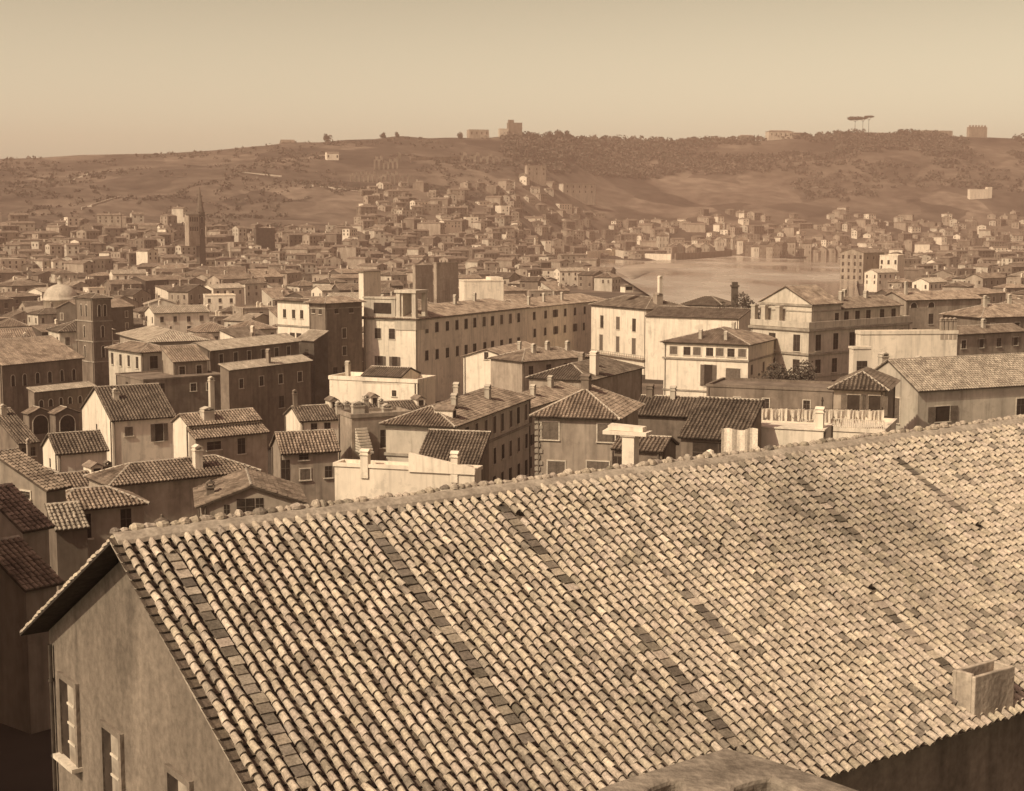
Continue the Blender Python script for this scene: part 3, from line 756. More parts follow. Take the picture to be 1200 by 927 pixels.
h = place('tiled_annexe', 'dark rough-tiled lean-to roof climbing behind the wide blank wall', 'house', (557, 553), 167, 74, 486, 573)
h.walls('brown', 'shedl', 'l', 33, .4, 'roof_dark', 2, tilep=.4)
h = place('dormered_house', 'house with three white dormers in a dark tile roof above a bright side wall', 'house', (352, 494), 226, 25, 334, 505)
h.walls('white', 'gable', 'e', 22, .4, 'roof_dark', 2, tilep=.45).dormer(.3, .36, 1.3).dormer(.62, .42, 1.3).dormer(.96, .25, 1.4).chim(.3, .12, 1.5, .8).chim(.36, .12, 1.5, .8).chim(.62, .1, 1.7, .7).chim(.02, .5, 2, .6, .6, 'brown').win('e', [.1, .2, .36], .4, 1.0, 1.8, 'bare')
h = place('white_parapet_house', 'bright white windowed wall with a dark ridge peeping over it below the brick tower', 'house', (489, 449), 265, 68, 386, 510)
h.walls('white', 'flat', parapet=.7).win('l', [.26], 1.5, .9, 1.1, 'bare')
h.walls('white', 'gable', 'l', 18, .3, 'roof_dark', 1, y0=-h.a * .32, y1=h.a * .12, zb=h.eave - .5, ze=h.eave + .9, pname='attic').chim(.5, .9, 1.1)
h = place('tenement', 'long hip-roofed tenement with rows of shutters running away down the street', 'house', (530, 499), 190, 72, 452, 621)
h.walls('cream', 'hip', 'e', 20, .7, 'roof', 2, tilep=.42, bands=((-4.3, .35, .22),)).grid('e', 9, (.9,), 1.2, 2.4, ['bare', 'shut'], .06).grid('e', 9, (5.4, 9.4, 13.0), 1.2, 2.2, ['bare', 'shut', 'plain'], .06)
h.chim(.25, .3, 1.4).chim(.5, .6, 1.6).chim(.62, .25, 1.5).dormer(.1, .1, 1.5)
h = place('tenement', 'plain tenement behind the hip-roofed house, eaves running away towards the long palace', 'house', (613, 480), 236, 68, 560, 696)
h.walls('cream', 'hip', 'e', 19, .6, 'roof', 2, tilep=.45).grid('e', 6, (1.0, 4.6, 8.2), 1.1, 1.9, PL, .1).chim(.6, .4, 1.5, 1.4).chim(.3, .3, 1.3)
h = place('hip_house', 'tall stucco house with a striped hip roof, four shuttered openings and stone quoins', 'house', (722, 489), 180, 74, 628, 748)
h.walls('tan', 'hip', 'l', 27, .7, 'roof', 2, tilep=.46).win('l', [.12, .82], .9, 2.2, 2.2, 'shut').win('l', [.22], 5.6, 2.8, 3.4, 'shut').win('l', [.74], 5.8, 2.2, 6.0, 'shut').chim(.4, .5, 1.2, 1.6, 1.0, 'brown')
q = MB()
for k in range(16): q.box(-.12, .9 if k % 2 else .6, -.14, .02, -k * .75 - 1.1, -k * .75 - .62)
link('quoin', q.mesh('quoin', M['cornice']), h.root, (-h.b / 2, h.a / 2, h.eave), -math.pi / 2)
h = place('gabled_house', 'dark brown gabled house with striped tiles leaning against the tall hip house', 'house', (826, 489), 202, 70, 744, 842)
h.walls('brown', 'gable', 'l', 24, .5, 'roof_dark', 2, tilep=.46).chim(.45, .55, 1.1, .9).chim(.5, .9, 1.0, 1.1, .9, 'brown').win('e', [.4], 3, 1.4, 1.3, 'bare')
h = place('workshop', 'low dark-walled shed with a pale ridge and striped tiles between house and ridge', 'shed', (776, 529), 152, 68, 720, 792)
h.walls('brown', 'gable', 'l', 20, .45, 'roof', 2, tilep=.42).win('l', [.08, .18, .82, .93], .8, .8, 2.4, 'bare')
h = place('stair_turret', 'white square pillar capped with a broad sloping stone slab rising over the big ridge', 'pillar', (743, 512), 142, 66, 729, 749, amin=1.0)
h.walls('white', 'flat', parapet=.05)
m = MB(); m.extrude([(-.9, -1.3, 0), (1.0, -1.3, 0), (1.0, 3.2, .15), (-.9, 3.2, .0)], (0, 0, .35)); m.extrude([(-.5, -.8, .36), (.7, -.8, .36), (.7, 2.8, .5), (-.5, 2.8, .4)], (0, 0, .45))
link('slab', m.mesh('slab', M['white']), h.root, (0, -.6, h.eave + .1))
h = place('lean_to', 'low striped lean-to roof over a dark opening beside the white yard wall', 'shed', (872, 516), 163, 66, 798, 892)
h.walls('brown', 'shedl', 'l', 24, .5, 'roof_dark', 2, tilep=.44).win('l', [.4], .5, 6, 3, 'bare')
h = place('yard_wall', 'bright white yard wall with a stepped top just over the big tiled ridge', 'wall', (965, 505), 168, 68, 842, 975, amin=1)
h.walls('white', 'flat', parapet=.15)
h.chim(.3, .06, 1.9, .9, .9, 'white').chim(.3, .68, 1.5, .9, .9, 'white')
h = place('roof_terrace', 'planted roof terrace edged by a pale railing between the yard wall and the gabled house', 'terrace', (1036, 508), 178, 68, 936, 1050)
h.walls('white', 'flat', parapet=.5)
rl = MB()
for k in range(40): rl.box(-.05, .05, -h.a / 2 + h.a * k / 40, -h.a / 2 + h.a * k / 40 + .09, 0, 1.0)
rl.box(-.06, .06, -h.a / 2, h.a / 2, 1.0, 1.08)
link('railing', rl.mesh('railing', M['trim']), h.root, (-h.b / 2 - .05, 0, h.eave + .5))
h = place('brown_house', 'long brown-walled house with small square windows behind the lines of washing', 'house', (976, 459), 236, 68, 828, 990)
h.walls('brown', 'flat', parapet=.4).win('l', [.2, .52, .75], 1.6, 1.1, 1.7, 'plain')
# --- the bright blocks before the river
h = place('white_townhouse', 'white three-storey house with tall shutters and a hip roof by the river', 'house', (757, 362), 440, 30, 693, 806)
h.walls('white', 'hip', 'e', 20, .7, 'roof_dark', 1, tilep=.55, bands=((-.7, .5, .2),)).grid('l', 3, (3.2,), 1.9, 3.9, ['bare', 'shut'], .2).grid('l', 3, (9.2,), 1.9, 4.8, 'shut', .2).grid('e', 3, (4, 9), 1.2, 2.2, PL)
h.chim(.42, .1, 2.6, 2.2, 2.0, 'tan').chim(.6, .2, 6.5, 1.1, 1.1, 'white').dormer(.2, .45, 3)
bl = MB(); bl.box(-.9, 0, 0, h.a, 0, .2); 
for k in range(24): bl.box(-.88, -.8, h.a * k / 24, h.a * k / 24 + .1, .2, 1.2)
bl.box(-.9, -.78, 0, h.a, 1.2, 1.3)
link('balcony', bl.mesh('balcony', M['cornice']), h.root, (-h.b / 2 - .03, -h.a / 2, h.eave - 15.4))
h = place('white_annexe', 'pale three-bay annexe joined to the white three-storey house, low tiles on top', 'house', (866, 374), 415, 62, 757, 880)
h.walls('white', 'shedl', 'l', 12, .5, 'roof_dark', 1, tilep=.55).grid('l', 1, (7,), 1.6, 4.6, 'shut', .9)
h = place('dark_roofed_house', 'house with a dark broad roof and pale low wall beside the ivy-covered mound', 'house', (846, 358), 455, 60, 798, 862)
h.walls('cream', 'hip', 'l', 22, .8, 'roof_dark', 1, tilep=.55).grid('l', 4, (1.2,), 1.4, 1.8, 'bare')
h = place('loggia_house', 'white house with a row of small attic panels above two big shuttered windows', 'house', (877, 404), 330, 63, 778, 912)
h.walls('white', 'hip', 'l', 15, .7, 'roof', 1, tilep=.5, bands=((-3.9, .4, .3), (-11.2, .35, .2), (-.4, .3, .2))).win('l', [.2, .45, .72], 1.0, 1.7, 1.9, 'bare').win('l', [.07, .33, .6, .88], 1.0, 1.8, 1.8, 'shut').win('l', [.17], 5.5, 3.4, 4.4, 'shut').win('l', [.46], 4.9, 1.9, 4.9, 'open').grid('e', 3, (4.8, 9.6), 1.4, 2.2, PL)
h.chim(.1, .3, 1.3).chim(.1, .6, 1.6).chim(.6, .4, 1.2)
h = place('palazzo', 'grand corner palazzo with rows of tall windows, cornice balcony and roof pavilion', 'palace', (948, 385), 340, 40, 880, 1066)
h.walls('cream', 'flat', parapet=1.4, bands=((-.7, .6, .5), (-6.3, .5, .35), (-11.6, .4, .2))).win('l', [.2, .62], 1.6, 2.0, 3.9, 'bare').win('l', [.2, .62], 7.4, 2.0, 3.2, 'bare').grid('e', 6, (1.6,), 1.9, 3.8, 'bare', .09).grid('e', 6, (7.4,), 1.9, 3.2, 'bare', .09).grid('e', 6, (12.6,), 1.7, 2.2, 'bare', .09)
b, a = h.b, h.a
h.walls('cream', 'gable', 'e', 20, .7, 'roof', 1, tilep=.5, x0=b * -.14, x1=b * .5 - .4, y0=a * -.5 + 2.6, y1=a * .28, zb=h.eave, ze=h.eave + 4.0, pname='attic')
h.walls('cream', 'gable', 'e', 26, .5, 'roof', 1, tilep=.5, x0=b * -.44, x1=b * -.16, y0=a * -.5 + 1.2, y1=a * .46, zb=h.eave, ze=h.eave + 5.4, pname='pavilion', bands=((-.5, .5, .35), (-1.8, .25, .15)))
e0 = h.eave; h.eave = e0 + 4.0
for u in (.44, .55, .66, .8, .92):
    link('window', window_mesh(1.7, 2.2, 'bare'), h.root, (-b / 2 + u * b, -a / 2 + 2.6, e0 + 1.0), 0)
link('window', window_mesh(1.4, 2.8, 'bare'), h.root, (b * -.2, -a / 2 + 1.2, e0 + .3), 0)
for fx, fy, hh in ((.5, .35, 3.4), (.62, .5, 3.6), (.78, .4, 3.2)):
    link('chimney', chimney_mesh(.9, .9, 2.2, 'cream'), h.roof, ((fx - .5) * b, (fy - .5) * a, e0 + hh + 1.6))
for fy in (.55, .8, .98):
    p = MB(); p.box(-.6, .6, -.6, .6, 0, 4.4); p.box(-.75, .75, -.75, .75, 4.4, 4.8)
    link('terrace_pier', p.mesh('terrace_pier', M['cream']), h.root, (-b / 2 + .8, (fy - .5) * a, e0 + .05))
pv = MB(); pv.box(-.3, .3, 0, a * .42, 0, 1.2)
h = place('white_terrace', 'long bright white terrace wall beside the corner palazzo', 'terrace', (1009, 392), 300, 6, 1003, 1122)
h.walls('white', 'flat', parapet=.7)
for k in range(4):
    h.chim(.84 + .045 * k, .1, 2.6, .7, .7, 'tan')
h = place('white_lodge', 'small white lodge with a single dark window under the white terrace', 'house', (1000, 409), 268, 8, 996, 1021)
h.walls('white', 'flat', parapet=.4).win('e', [.5], 2.2, 2.0, 2.6, 'bare')
h = place('hip_cottage', 'small house with a dark striped hip roof and two pairs of open shutters', 'house', (1037, 456), 190, 70, 977, 1048)
h.walls('tan', 'hip', 'l', 27, .7, 'roof_dark', 2, tilep=.5).win('l', [.18], .9, 1.6, 2.6, 'open').win('l', [.6], .9, 1.6, 2.6, 'open')
h = place('gabled_mansion', 'large gabled mansion with broad pale tiles and a framed window over the big ridge', 'house', (1076, 458), 206, 24, 1008, 1290)
h.walls('cream', 'gable', 'e', 29, .45, 'roof_pale', 2, tilep=.46).win('e', [.13], 2.4, 2.6, 2.2, 'open').win('e', [.55], 2.0, 1.6, 2.4, 'plain').win('l', [.35], 1.5, 1.5, 3.6, 'shut').win('l', [.75], 1.5, 1.3, 3.4, 'shut').chim(.03, .7, 1.6, 1.2, 1.0, 'cream').chim(.25, .8, 1.4, .9)
h = place('street_house', 'tan house with two arched attic openings behind the white terrace', 'house', (1062, 352), 420, 24, 1030, 1150)
h.walls('tan', 'gable', 'e', 18, .6, 'roof', 1, tilep=.55).win('e', [.1, .33], .6, 2.4, 1.6, 'arch').win('e', [.33, .7], 4, 1.6, 3, 'bare').grid('e', 3, (8,), 1.5, 2.6, PL).chim(.1, .3, 3.2, .8)
h = place('street_house', 'broad brown house under a long low roof at the frame edge beyond the mansion', 'house', (1150, 372), 360, 22, 1105, 1260)
h.walls('brown', 'hip', 'e', 19, .7, 'roof', 1, tilep=.5).grid('e', 4, (1.5, 5.5), 1.4, 2.3, PL).chim(.2, .4, 2.2).chim(.5, .5, 1.8).chim(.35, .7, 2)
h = place('street_house', 'pale house with a row of small windows facing the mansion, half hidden by its roof', 'house', (1120, 392), 318, 30, 1092, 1200)
h.walls('tan', 'gable', 'e', 20, .6, 'roof', 1, tilep=.5).grid('e', 4, (1.3,), 1.3, 1.9, PL).chim(.5, .3, 1.4)
# --- brick tower, nave and palace in the middle
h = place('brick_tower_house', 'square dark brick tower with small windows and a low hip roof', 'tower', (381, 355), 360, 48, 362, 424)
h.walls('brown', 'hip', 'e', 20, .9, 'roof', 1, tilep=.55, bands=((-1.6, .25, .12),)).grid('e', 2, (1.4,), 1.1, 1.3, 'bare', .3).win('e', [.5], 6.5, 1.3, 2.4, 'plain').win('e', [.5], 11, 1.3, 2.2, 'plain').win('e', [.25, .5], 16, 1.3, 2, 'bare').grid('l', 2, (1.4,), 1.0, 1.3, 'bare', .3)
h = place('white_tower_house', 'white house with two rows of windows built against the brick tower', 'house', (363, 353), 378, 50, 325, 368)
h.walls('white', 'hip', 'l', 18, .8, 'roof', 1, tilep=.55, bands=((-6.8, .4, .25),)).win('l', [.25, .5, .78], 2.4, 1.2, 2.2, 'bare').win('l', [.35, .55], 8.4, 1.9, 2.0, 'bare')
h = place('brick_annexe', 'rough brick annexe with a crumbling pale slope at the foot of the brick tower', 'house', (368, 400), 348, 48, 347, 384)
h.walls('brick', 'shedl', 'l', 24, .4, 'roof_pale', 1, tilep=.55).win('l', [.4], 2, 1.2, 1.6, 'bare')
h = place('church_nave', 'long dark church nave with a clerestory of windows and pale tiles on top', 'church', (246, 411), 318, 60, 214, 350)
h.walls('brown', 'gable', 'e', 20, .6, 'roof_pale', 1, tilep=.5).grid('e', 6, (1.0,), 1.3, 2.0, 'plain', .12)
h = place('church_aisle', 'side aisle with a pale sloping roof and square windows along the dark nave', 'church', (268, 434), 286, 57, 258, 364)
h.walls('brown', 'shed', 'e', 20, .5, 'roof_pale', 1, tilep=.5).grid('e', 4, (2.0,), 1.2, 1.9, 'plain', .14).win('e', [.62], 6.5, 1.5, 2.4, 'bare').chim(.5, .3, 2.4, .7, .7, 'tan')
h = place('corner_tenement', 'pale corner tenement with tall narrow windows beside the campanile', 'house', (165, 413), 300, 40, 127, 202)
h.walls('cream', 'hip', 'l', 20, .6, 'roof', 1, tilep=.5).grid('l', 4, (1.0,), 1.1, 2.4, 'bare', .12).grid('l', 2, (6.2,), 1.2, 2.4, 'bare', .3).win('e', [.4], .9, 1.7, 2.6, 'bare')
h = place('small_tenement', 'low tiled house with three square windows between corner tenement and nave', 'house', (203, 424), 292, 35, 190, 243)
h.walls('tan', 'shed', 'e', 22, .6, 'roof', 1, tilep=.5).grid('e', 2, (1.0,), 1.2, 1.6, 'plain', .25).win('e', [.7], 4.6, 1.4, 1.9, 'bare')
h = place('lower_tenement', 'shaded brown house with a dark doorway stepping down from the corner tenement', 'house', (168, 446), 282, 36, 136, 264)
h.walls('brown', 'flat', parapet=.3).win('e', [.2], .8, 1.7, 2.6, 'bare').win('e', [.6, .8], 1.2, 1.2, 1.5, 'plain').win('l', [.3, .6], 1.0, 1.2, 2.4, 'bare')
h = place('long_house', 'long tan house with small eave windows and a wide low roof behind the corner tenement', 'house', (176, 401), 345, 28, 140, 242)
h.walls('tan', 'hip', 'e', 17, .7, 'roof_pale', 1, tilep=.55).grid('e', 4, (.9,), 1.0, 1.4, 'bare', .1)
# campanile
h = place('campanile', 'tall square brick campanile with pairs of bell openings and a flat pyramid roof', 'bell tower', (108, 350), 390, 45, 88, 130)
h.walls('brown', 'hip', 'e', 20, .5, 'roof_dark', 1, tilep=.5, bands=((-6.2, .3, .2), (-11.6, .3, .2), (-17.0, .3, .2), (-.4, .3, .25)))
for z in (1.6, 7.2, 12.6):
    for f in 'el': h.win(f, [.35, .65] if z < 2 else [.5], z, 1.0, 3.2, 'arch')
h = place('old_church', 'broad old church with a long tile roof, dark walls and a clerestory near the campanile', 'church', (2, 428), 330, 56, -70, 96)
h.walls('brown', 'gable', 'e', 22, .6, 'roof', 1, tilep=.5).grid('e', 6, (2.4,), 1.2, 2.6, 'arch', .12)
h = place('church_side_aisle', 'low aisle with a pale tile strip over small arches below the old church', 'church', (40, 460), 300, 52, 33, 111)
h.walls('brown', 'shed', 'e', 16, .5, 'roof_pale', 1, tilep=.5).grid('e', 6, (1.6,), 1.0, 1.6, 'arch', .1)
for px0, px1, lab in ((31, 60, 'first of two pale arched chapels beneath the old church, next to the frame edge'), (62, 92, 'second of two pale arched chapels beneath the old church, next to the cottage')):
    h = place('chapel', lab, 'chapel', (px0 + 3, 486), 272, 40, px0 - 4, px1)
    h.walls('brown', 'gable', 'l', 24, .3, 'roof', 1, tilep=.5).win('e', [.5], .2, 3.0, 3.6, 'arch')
# long palace and neighbours
h = place('long_palace', 'long pale palace with two rows of windows along a receding front and a roof loggia', 'palace', (487, 374), 365, 62, 426, 640)
h.walls('white', 'hip', 'e', 17, .6, 'roof', 1, tilep=.5, bands=((-.5, .4, .3),)).grid('e', 11, (1.4, 8.2), 1.6, 2.5, ['shut', 'plain', 'bare'], .09).win('l', [.45, .72], 2.6, 1.8, 2.6, 'plain').win('l', [.4, .68], 9.6, 1.6, 3.0, 'open').chim(.5, .4, 2.0).chim(.7, .45, 1.8)
b, a = h.b, h.a; e0 = h.eave
be = MB()
for x, y in ((0, 0), (0, 4.6), (4.6, 0), (4.6, 4.6)): be.box(x, x + 1.1, y, y + 1.1, 0, 6.2)
be.box(-.3, 6.0, -.3, 6.0, 6.2, 6.9); be.box(-.2, 5.9, -.2, 5.9, -3, .3); be.box(.5, 5.2, 4.0, 5.0, .3, 6.0)
link('roof_loggia', be.mesh('roof_loggia', M['cream']), h.root, (-b / 2, -a / 2, e0 + .2))
wg = MB(); wg.box(0, 2.5, 0, a - 6, 0, 4.6); wg.box(-.25, 2.8, -.2, a - 5.8, 4.6, 5.0); wg.box(-.05, .2, 1.2, a - 9, .9, 3.6, 1)
link('attic_wing', wg.mesh('attic_wing', [M['cream'], M['pane']]), h.root, (-b / 2, -a / 2 + 5.9, e0 + .2))
h = place('far_wing', 'long many-windowed wing carrying on the line of the long palace towards the river', 'palace', (607, 362), 440, 60, 560, 728)
h.walls('white', 'hip', 'e', 17, .6, 'roof', 1, tilep=.55).grid('e', 9, (1.4, 6.6), 1.5, 2.4, PL, .06).chim(.15, .1, 2.2).chim(.35, .2, 2.2).chim(.55, .2, 2)
h = place('white_gabled_house', 'white gabled house with one attic window under the long palace', 'house', (597, 420), 320, 68, 543, 640)
h.walls('white', 'gable', 'e', 17, .5, 'roof', 1, tilep=.5).win('l', [.5], -1.2, 1.0, 1.6, 'bare').chim(.5, .2, 1.4)
h = place('low_tiled_house', 'low house with a broad tile roof and chimneys in front of the far palace wing', 'house', (612, 424), 300, 40, 575, 692)
h.walls('tan', 'hip', 'e', 19, .5, 'roof', 1, tilep=.5).grid('e', 4, (1.0,), 1.2, 1.8, PL).chim(.3, .3, 1.4).chim(.55, .4, 1.3).chim(.8, .3, 1.5)
h = place('low_tiled_house', 'dark tiled house with bright chimney stacks in front of the white three-storey house', 'house', (690, 446), 262, 64, 620, 752)
h.walls('tan', 'hip', 'l', 20, .5, 'roof_dark', 2, tilep=.48).chim(.2, .1, 3.6, 1.5, 1.2, 'white').chim(.4, .3, 1.6).chim(.5, .6, 1.3, 1.2, .9, 'tan')
h = place('river_house', 'tall block with four rows of small windows and a shaded side beyond the corner palazzo', 'house', (1012, 296), 1080, 44, 985, 1036)
h.walls('tan', 'gable', 'e', 16, 1.0, 'roof', 0).grid('l', 4, (2, 7, 12, 17), 1.8, 2.8, 'bare').win('e', [.2, .5, .8], 3, 1.4, 2, 'bare')
h = place('river_house', 'bright white block beside the tall four-row block near the water', 'house', (1052, 300), 1060, 66, 1031, 1060)
h.walls('white', 'flat', parapet=.6).grid('l', 3, (3, 10), 1.6, 2.8, 'bare')
# --- dim houses at the lower left edge
h = place('dark_house', 'dim tall house at the lower frame edge with a dark roof above the lane', 'house', (54, 574), 122, 56, -60, 63)
h.walls('tan', 'gable', 'e', 20, .5, 'roof', 2, tilep=.42).win('l', [.2, .62], .4, 1.2, .6, 'plain')
h = place('dark_house', 'dim low house with a striped roof under the tall one at the frame edge', 'house', (27, 622), 100, 50, -60, 38)
h.walls('tan', 'gable', 'e', 24, .4, 'roof', 2, tilep=.36)
h = place('dark_house', 'lowest dim house at the frame edge beside the rough gable', 'house', (30, 690), 82, 50, -60, 42)
h.walls('tan', 'gable', 'e', 24, .4, 'roof', 2, tilep=.34)
h = place('lane_shed', 'tiny lane shed with two strips of pale tiles by the brown pavilion house', 'shed', (66, 622), 118, 30, 56, 88, amin=2.5)
h.walls('brown', 'shed', 'e', 24, .3, 'roof_pale', 2, tilep=.36)

# --- washing on the lines above the yard
rnd = random.Random(11)
z_line = at_d(840, 478, 186).z
pA, pB = at_d(838, 477, 176), at_d(1034, 480, 182)
n = 46; shapes = []
for v in range(4):
    m = MB(); w = (.95, .8, 1.05, .85)[v]; NXc, NZc = 6, 5; hh = (1.35, 1.6, 1.1, 1.75)[v]
    def pt(i, j):
        u = i / NXc; low = 1 - .35 * abs(2 * u - 1) ** 1.4 if v % 2 == 0 else 1 - .2 * math.sin(u * 9 + v)
        return (-w / 2 + w * u * (1 - .12 * j / NZc) + .06 * w * j / NZc, .10 * math.sin(u * 7.5 + v) * (.3 + j / NZc), -.1 * math.sin(math.pi * u) - hh * low * j / NZc)
    for j in range(NZc):
        for i in range(NXc): m.face([pt(i, j + 1), pt(i + 1, j + 1), pt(i + 1, j), pt(i, j)])
    shapes.append(m.mesh('washing', M['cloth']))
for k in range(n):
    p = pA.lerp(pB, (k + .5) / n); sagz = -.12 * abs(math.sin(k * .7))
    o = link('washing', shapes[rnd.randrange(4)], None, (p.x, p.y + (-.12, .0, .12)[k % 3], p.z + sagz), math.atan2(pB.y - pA.y, pB.x - pA.x) + rnd.uniform(-.1, .1), (rnd.uniform(.85, 1.15), 1, rnd.uniform(.8, 1.1)))
    sm = o.modifiers.new('thickness', 'SOLIDIFY'); sm.thickness = .03
    tag(o, 'white linen pegged in the long scalloped row above the yard', 'washing', 'washing on the line above the yard')
m = MB(); m.tube(pA, pB, .02, .02, 4)
for q in (pA, pB, pA.lerp(pB, .62)): m.tube((q.x, q.y, q.z + .3), (q.x, q.y, q.z - 6), .07, .07, 6)
tag(obj('clothes_line', m, M['iron']), 'thin line on posts holding the white linen above the yard', 'clothes line')
# a dark post with a bulge standing on the yard wall, and linen sheets before it
p_ = at_d(963, 497, 172); m = MB(); m.lathe([(.22, 0), (.22, .3), (.09, .5), (.09, 2.6), (.16, 2.8), (.05, 3.2)], 0, 0, 8)
tag(obj('flue_pipe', m, M['iron'], loc=p_), 'dark upright flue pipe on a white pillar of the yard wall', 'pipe')
p0, p1 = at_d(846, 503, 150), at_d(888, 503, 150)
m = MB(); NXc = 14
for i in range(NXc):
    f = lambda t: (p0.lerp(p1, t).x, p0.y + .12 * math.sin(t * 17), p0.z + .12 * math.sin(t * 9))
    a_, b_ = f(i / NXc), f((i + 1) / NXc)
    m.face([(a_[0], a_[1] + .05, a_[2] - 2.7), (b_[0], b_[1] + .05, b_[2] - 2.7), b_, a_])
o = obj('hanging_sheet', m, M['cloth']); o.modifiers.new('thickness', 'SOLIDIFY').thickness = .04
tag(o, 'broad white sheet hung over the wall beside the lean-to', 'sheet')
p_ = at_d(832, 540, 148); m = MB(); m.lathe([(.02, 1.9), (.35, 1.75), (.55, 1.2), (.62, .4), (.66, -.6)], 0, 0, 10)
tag(obj('draped_bundle', m, M['cloth'], loc=(p_.x, p_.y, p_.z - .7)), 'rounded white cloth bundle in front of the dark lean-to opening', 'bundle')
# unseen wing added on the sun's side to shade the lane and dim houses
h = House('added_shade_wing', 'unseen palace wing added to throw shade over the dim houses and lane', 'palace', 54, 16, 43, -3, (-49, 64, 16), R_(45.5))
h.walls('tan', 'hip', 'l', 18, .9, 'roof', 1, bands=((-.8, .7, .5),)).grid('l', 11, (3, 10, 17, 24), 1.6, 3, 'shut', .1).grid('e', 4, (3, 10, 17, 24), 1.6, 3, 'shut', .1)

h = place('edge_house', 'low brown house with a broad tile roof between the arched chapels and the frame edge', 'house', (22, 520), 232, 42, -40, 44)
h.walls('brown', 'gable', 'e', 22, .5, 'roof_dark', 2, tilep=.48).chim(.4, .4, 1.2).win('e', [.3, .7], .8, 1.0, 1.4, 'bare')
h = place('edge_house', 'low dim house with a chimney pole under the small white-gabled cottage', 'house', (44, 556), 178, 40, -30, 57)
h.walls('brown', 'hip', 'e', 20, .5, 'roof_dark', 2, tilep=.44).chim(.75, .3, 2.6, .4, .4, 'tan')
# ------------------------------------------------------------------ landmarks beyond the town
def ground_at(px, py, dmin=120, dmax=3200, step=6):
    """First point where the sight line meets the terrain."""
    r = ray(px, py); d = dmin
    while d < dmax:
        p = Vector((0, 0, HC)) + r * (d / r.y)
        if p.z <= zt(p.x, p.y): return p
        d += step * (1 if d < 900 else 2.5)
    return None
def crest(px):
    """The skyline point of the hill in the direction of column px."""
    yc = lerp_table(HILLC, px); x = (px - 600) / 1740 * yc
    return Vector((x, yc, zt(x, yc)))
def far_house(name, label, cat, px0, px1, py_top, py_base, d, yaw=20, tone='tan', roof='hip', rtone='roof', wins=None, base=None, depth_m=None, pitch=18):
    if d > 850 and not name.startswith('hilltop') and name != 'crenellated_tower':
        g = ground_at((px0 + px1) / 2, py_base, 500); d = g.y if g else d
    h = place(name, label, cat, (px0 + .12 * (px1 - px0), py_top), d, yaw, px0, px1)
    need = (at_d(px0, py_top, d).z - at_d(px0, py_base, d).z)
    if h.eave < need: h.base = -(need - h.eave) - 2
    h.walls(tone, roof, 'e', pitch, .6, rtone, 0, cap=False)
    if wins: h.grid('e', *wins)
    return h
# spired church
h = place('spired_church_tower', 'church tower with a tall pointed spire and a shorter belfry block beside it', 'church', (233, 249), 1120, 42, 229, 240)
h.walls('brick', 'flat', parapet=.4).win('e', [.5], 3, 3, 5, 'arch').win('e', [.5], 12, 3, 5, 'arch')
sp = MB(); hb = max(h.b, h.a) / 2; sp.lathe([(hb * 1.25, -.2), (hb * .95, 5), (hb * .5, 11), (.3, 19)], 0, 0, 8); link('spire', sp.mesh('spire', M['roof_dark']), h.root, (0, 0, h.eave))
bf = MB(); bf.box(-9, 0, -3, 3, -25, -1.5); link('belfry', bf.mesh('belfry', M['tan']), h.root, (-h.b / 2 - .1, 0, h.eave))
for k in range(4):
    for z in (-7, -14): link('window', window_mesh(1.2, 3.4, 'bare'), h.root, (-h.b / 2 - 1.8 - 1.9 * k, -3, h.eave + z), 0)
bfr = MB(); bfr.extrude([(-10, -4, -1.5), (1, -4, -1.5), (1, 0, .6), (-10, 0, .6)], (0, 4, .0)); link('belfry_roof', bfr.mesh('belfry_roof', M['roof_dark']), h.root, (-h.b / 2 - .1, 0, h.eave))
# domed church
p_ = at_d(71, 352, 640); zb = zt(p_.x, p_.y); m = MB(); r_ = 7.2
m.lathe([(r_, -10), (r_, 0), (r_ + .5, .1), (r_ + .5, .8), (r_, .9)] + [(r_ * math.cos(t), .9 + r_ * .86 * math.sin(t)) for t in [math.pi / 2 * k / 8 for k in range(1, 8)]] + [(1.1, 7.1), (1.1, 9.2), (1.4, 9.3), (.1, 10.8)], 0, 0, 24)
o = tag(link('domed_church', m.mesh('dome', M['cream'], True), None, (p_.x, p_.y, p_.z)), 'church with a smooth pale dome and small lantern over the crowded roofs', 'church')
m = MB(); m.box(-15, 15, -12, 14, zb - p_.z - 1, -3.0); obj('nave', m, M['tan'], o)
# dark square tower in the town, towers nearer the palace
h = far_house('square_tower', 'dark square tower standing alone among the roofs beyond the nave', 'tower', 297, 322, 268, 296, 900, 40, 'brick', 'flat'); 
h = far_house('grey_tower', 'plain windowless tan tower block rising behind the long palace', 'tower', 508, 537, 309, 340, 620, 40, 'tan', 'flat', wins=None)
h = far_house('grey_tower', 'lower brown twin block beside the plain tan tower block', 'tower', 484, 507, 312, 338, 640, 40, 'tan', 'flat')
h = far_house('white_block', 'brilliant white low block with a raised end beyond the long palace', 'house', 538, 590, 330, 342, 590, 12, 'white', 'flat')
link('wing', h.wall.data, h.root, (h.b * .34, 0, 1.6), 0, (.3, .9, 1.0))
h = far_house('white_house', 'tall white house with a dark side close behind the palace loggia', 'house', 423, 446, 318, 352, 500, 60, 'white', 'hip')
# great box-like building below the wood
h = far_house('great_block', 'great pale box-like building standing below the wood on the hill', 'palace', 655, 698, 215, 238, 1780, 38, 'cream', 'hip', wins=(5, (2.5, 9.5), 1.8, 3, 'bare'), pitch=8)
h = far_house('hill_block', 'narrow two-towered building on the hill between the ruins and the box-like building', 'house', 615, 640, 194, 216, 1900, 30, 'tan', 'flat', wins=(3, (3, 9), 1.8, 3, 'bare'))
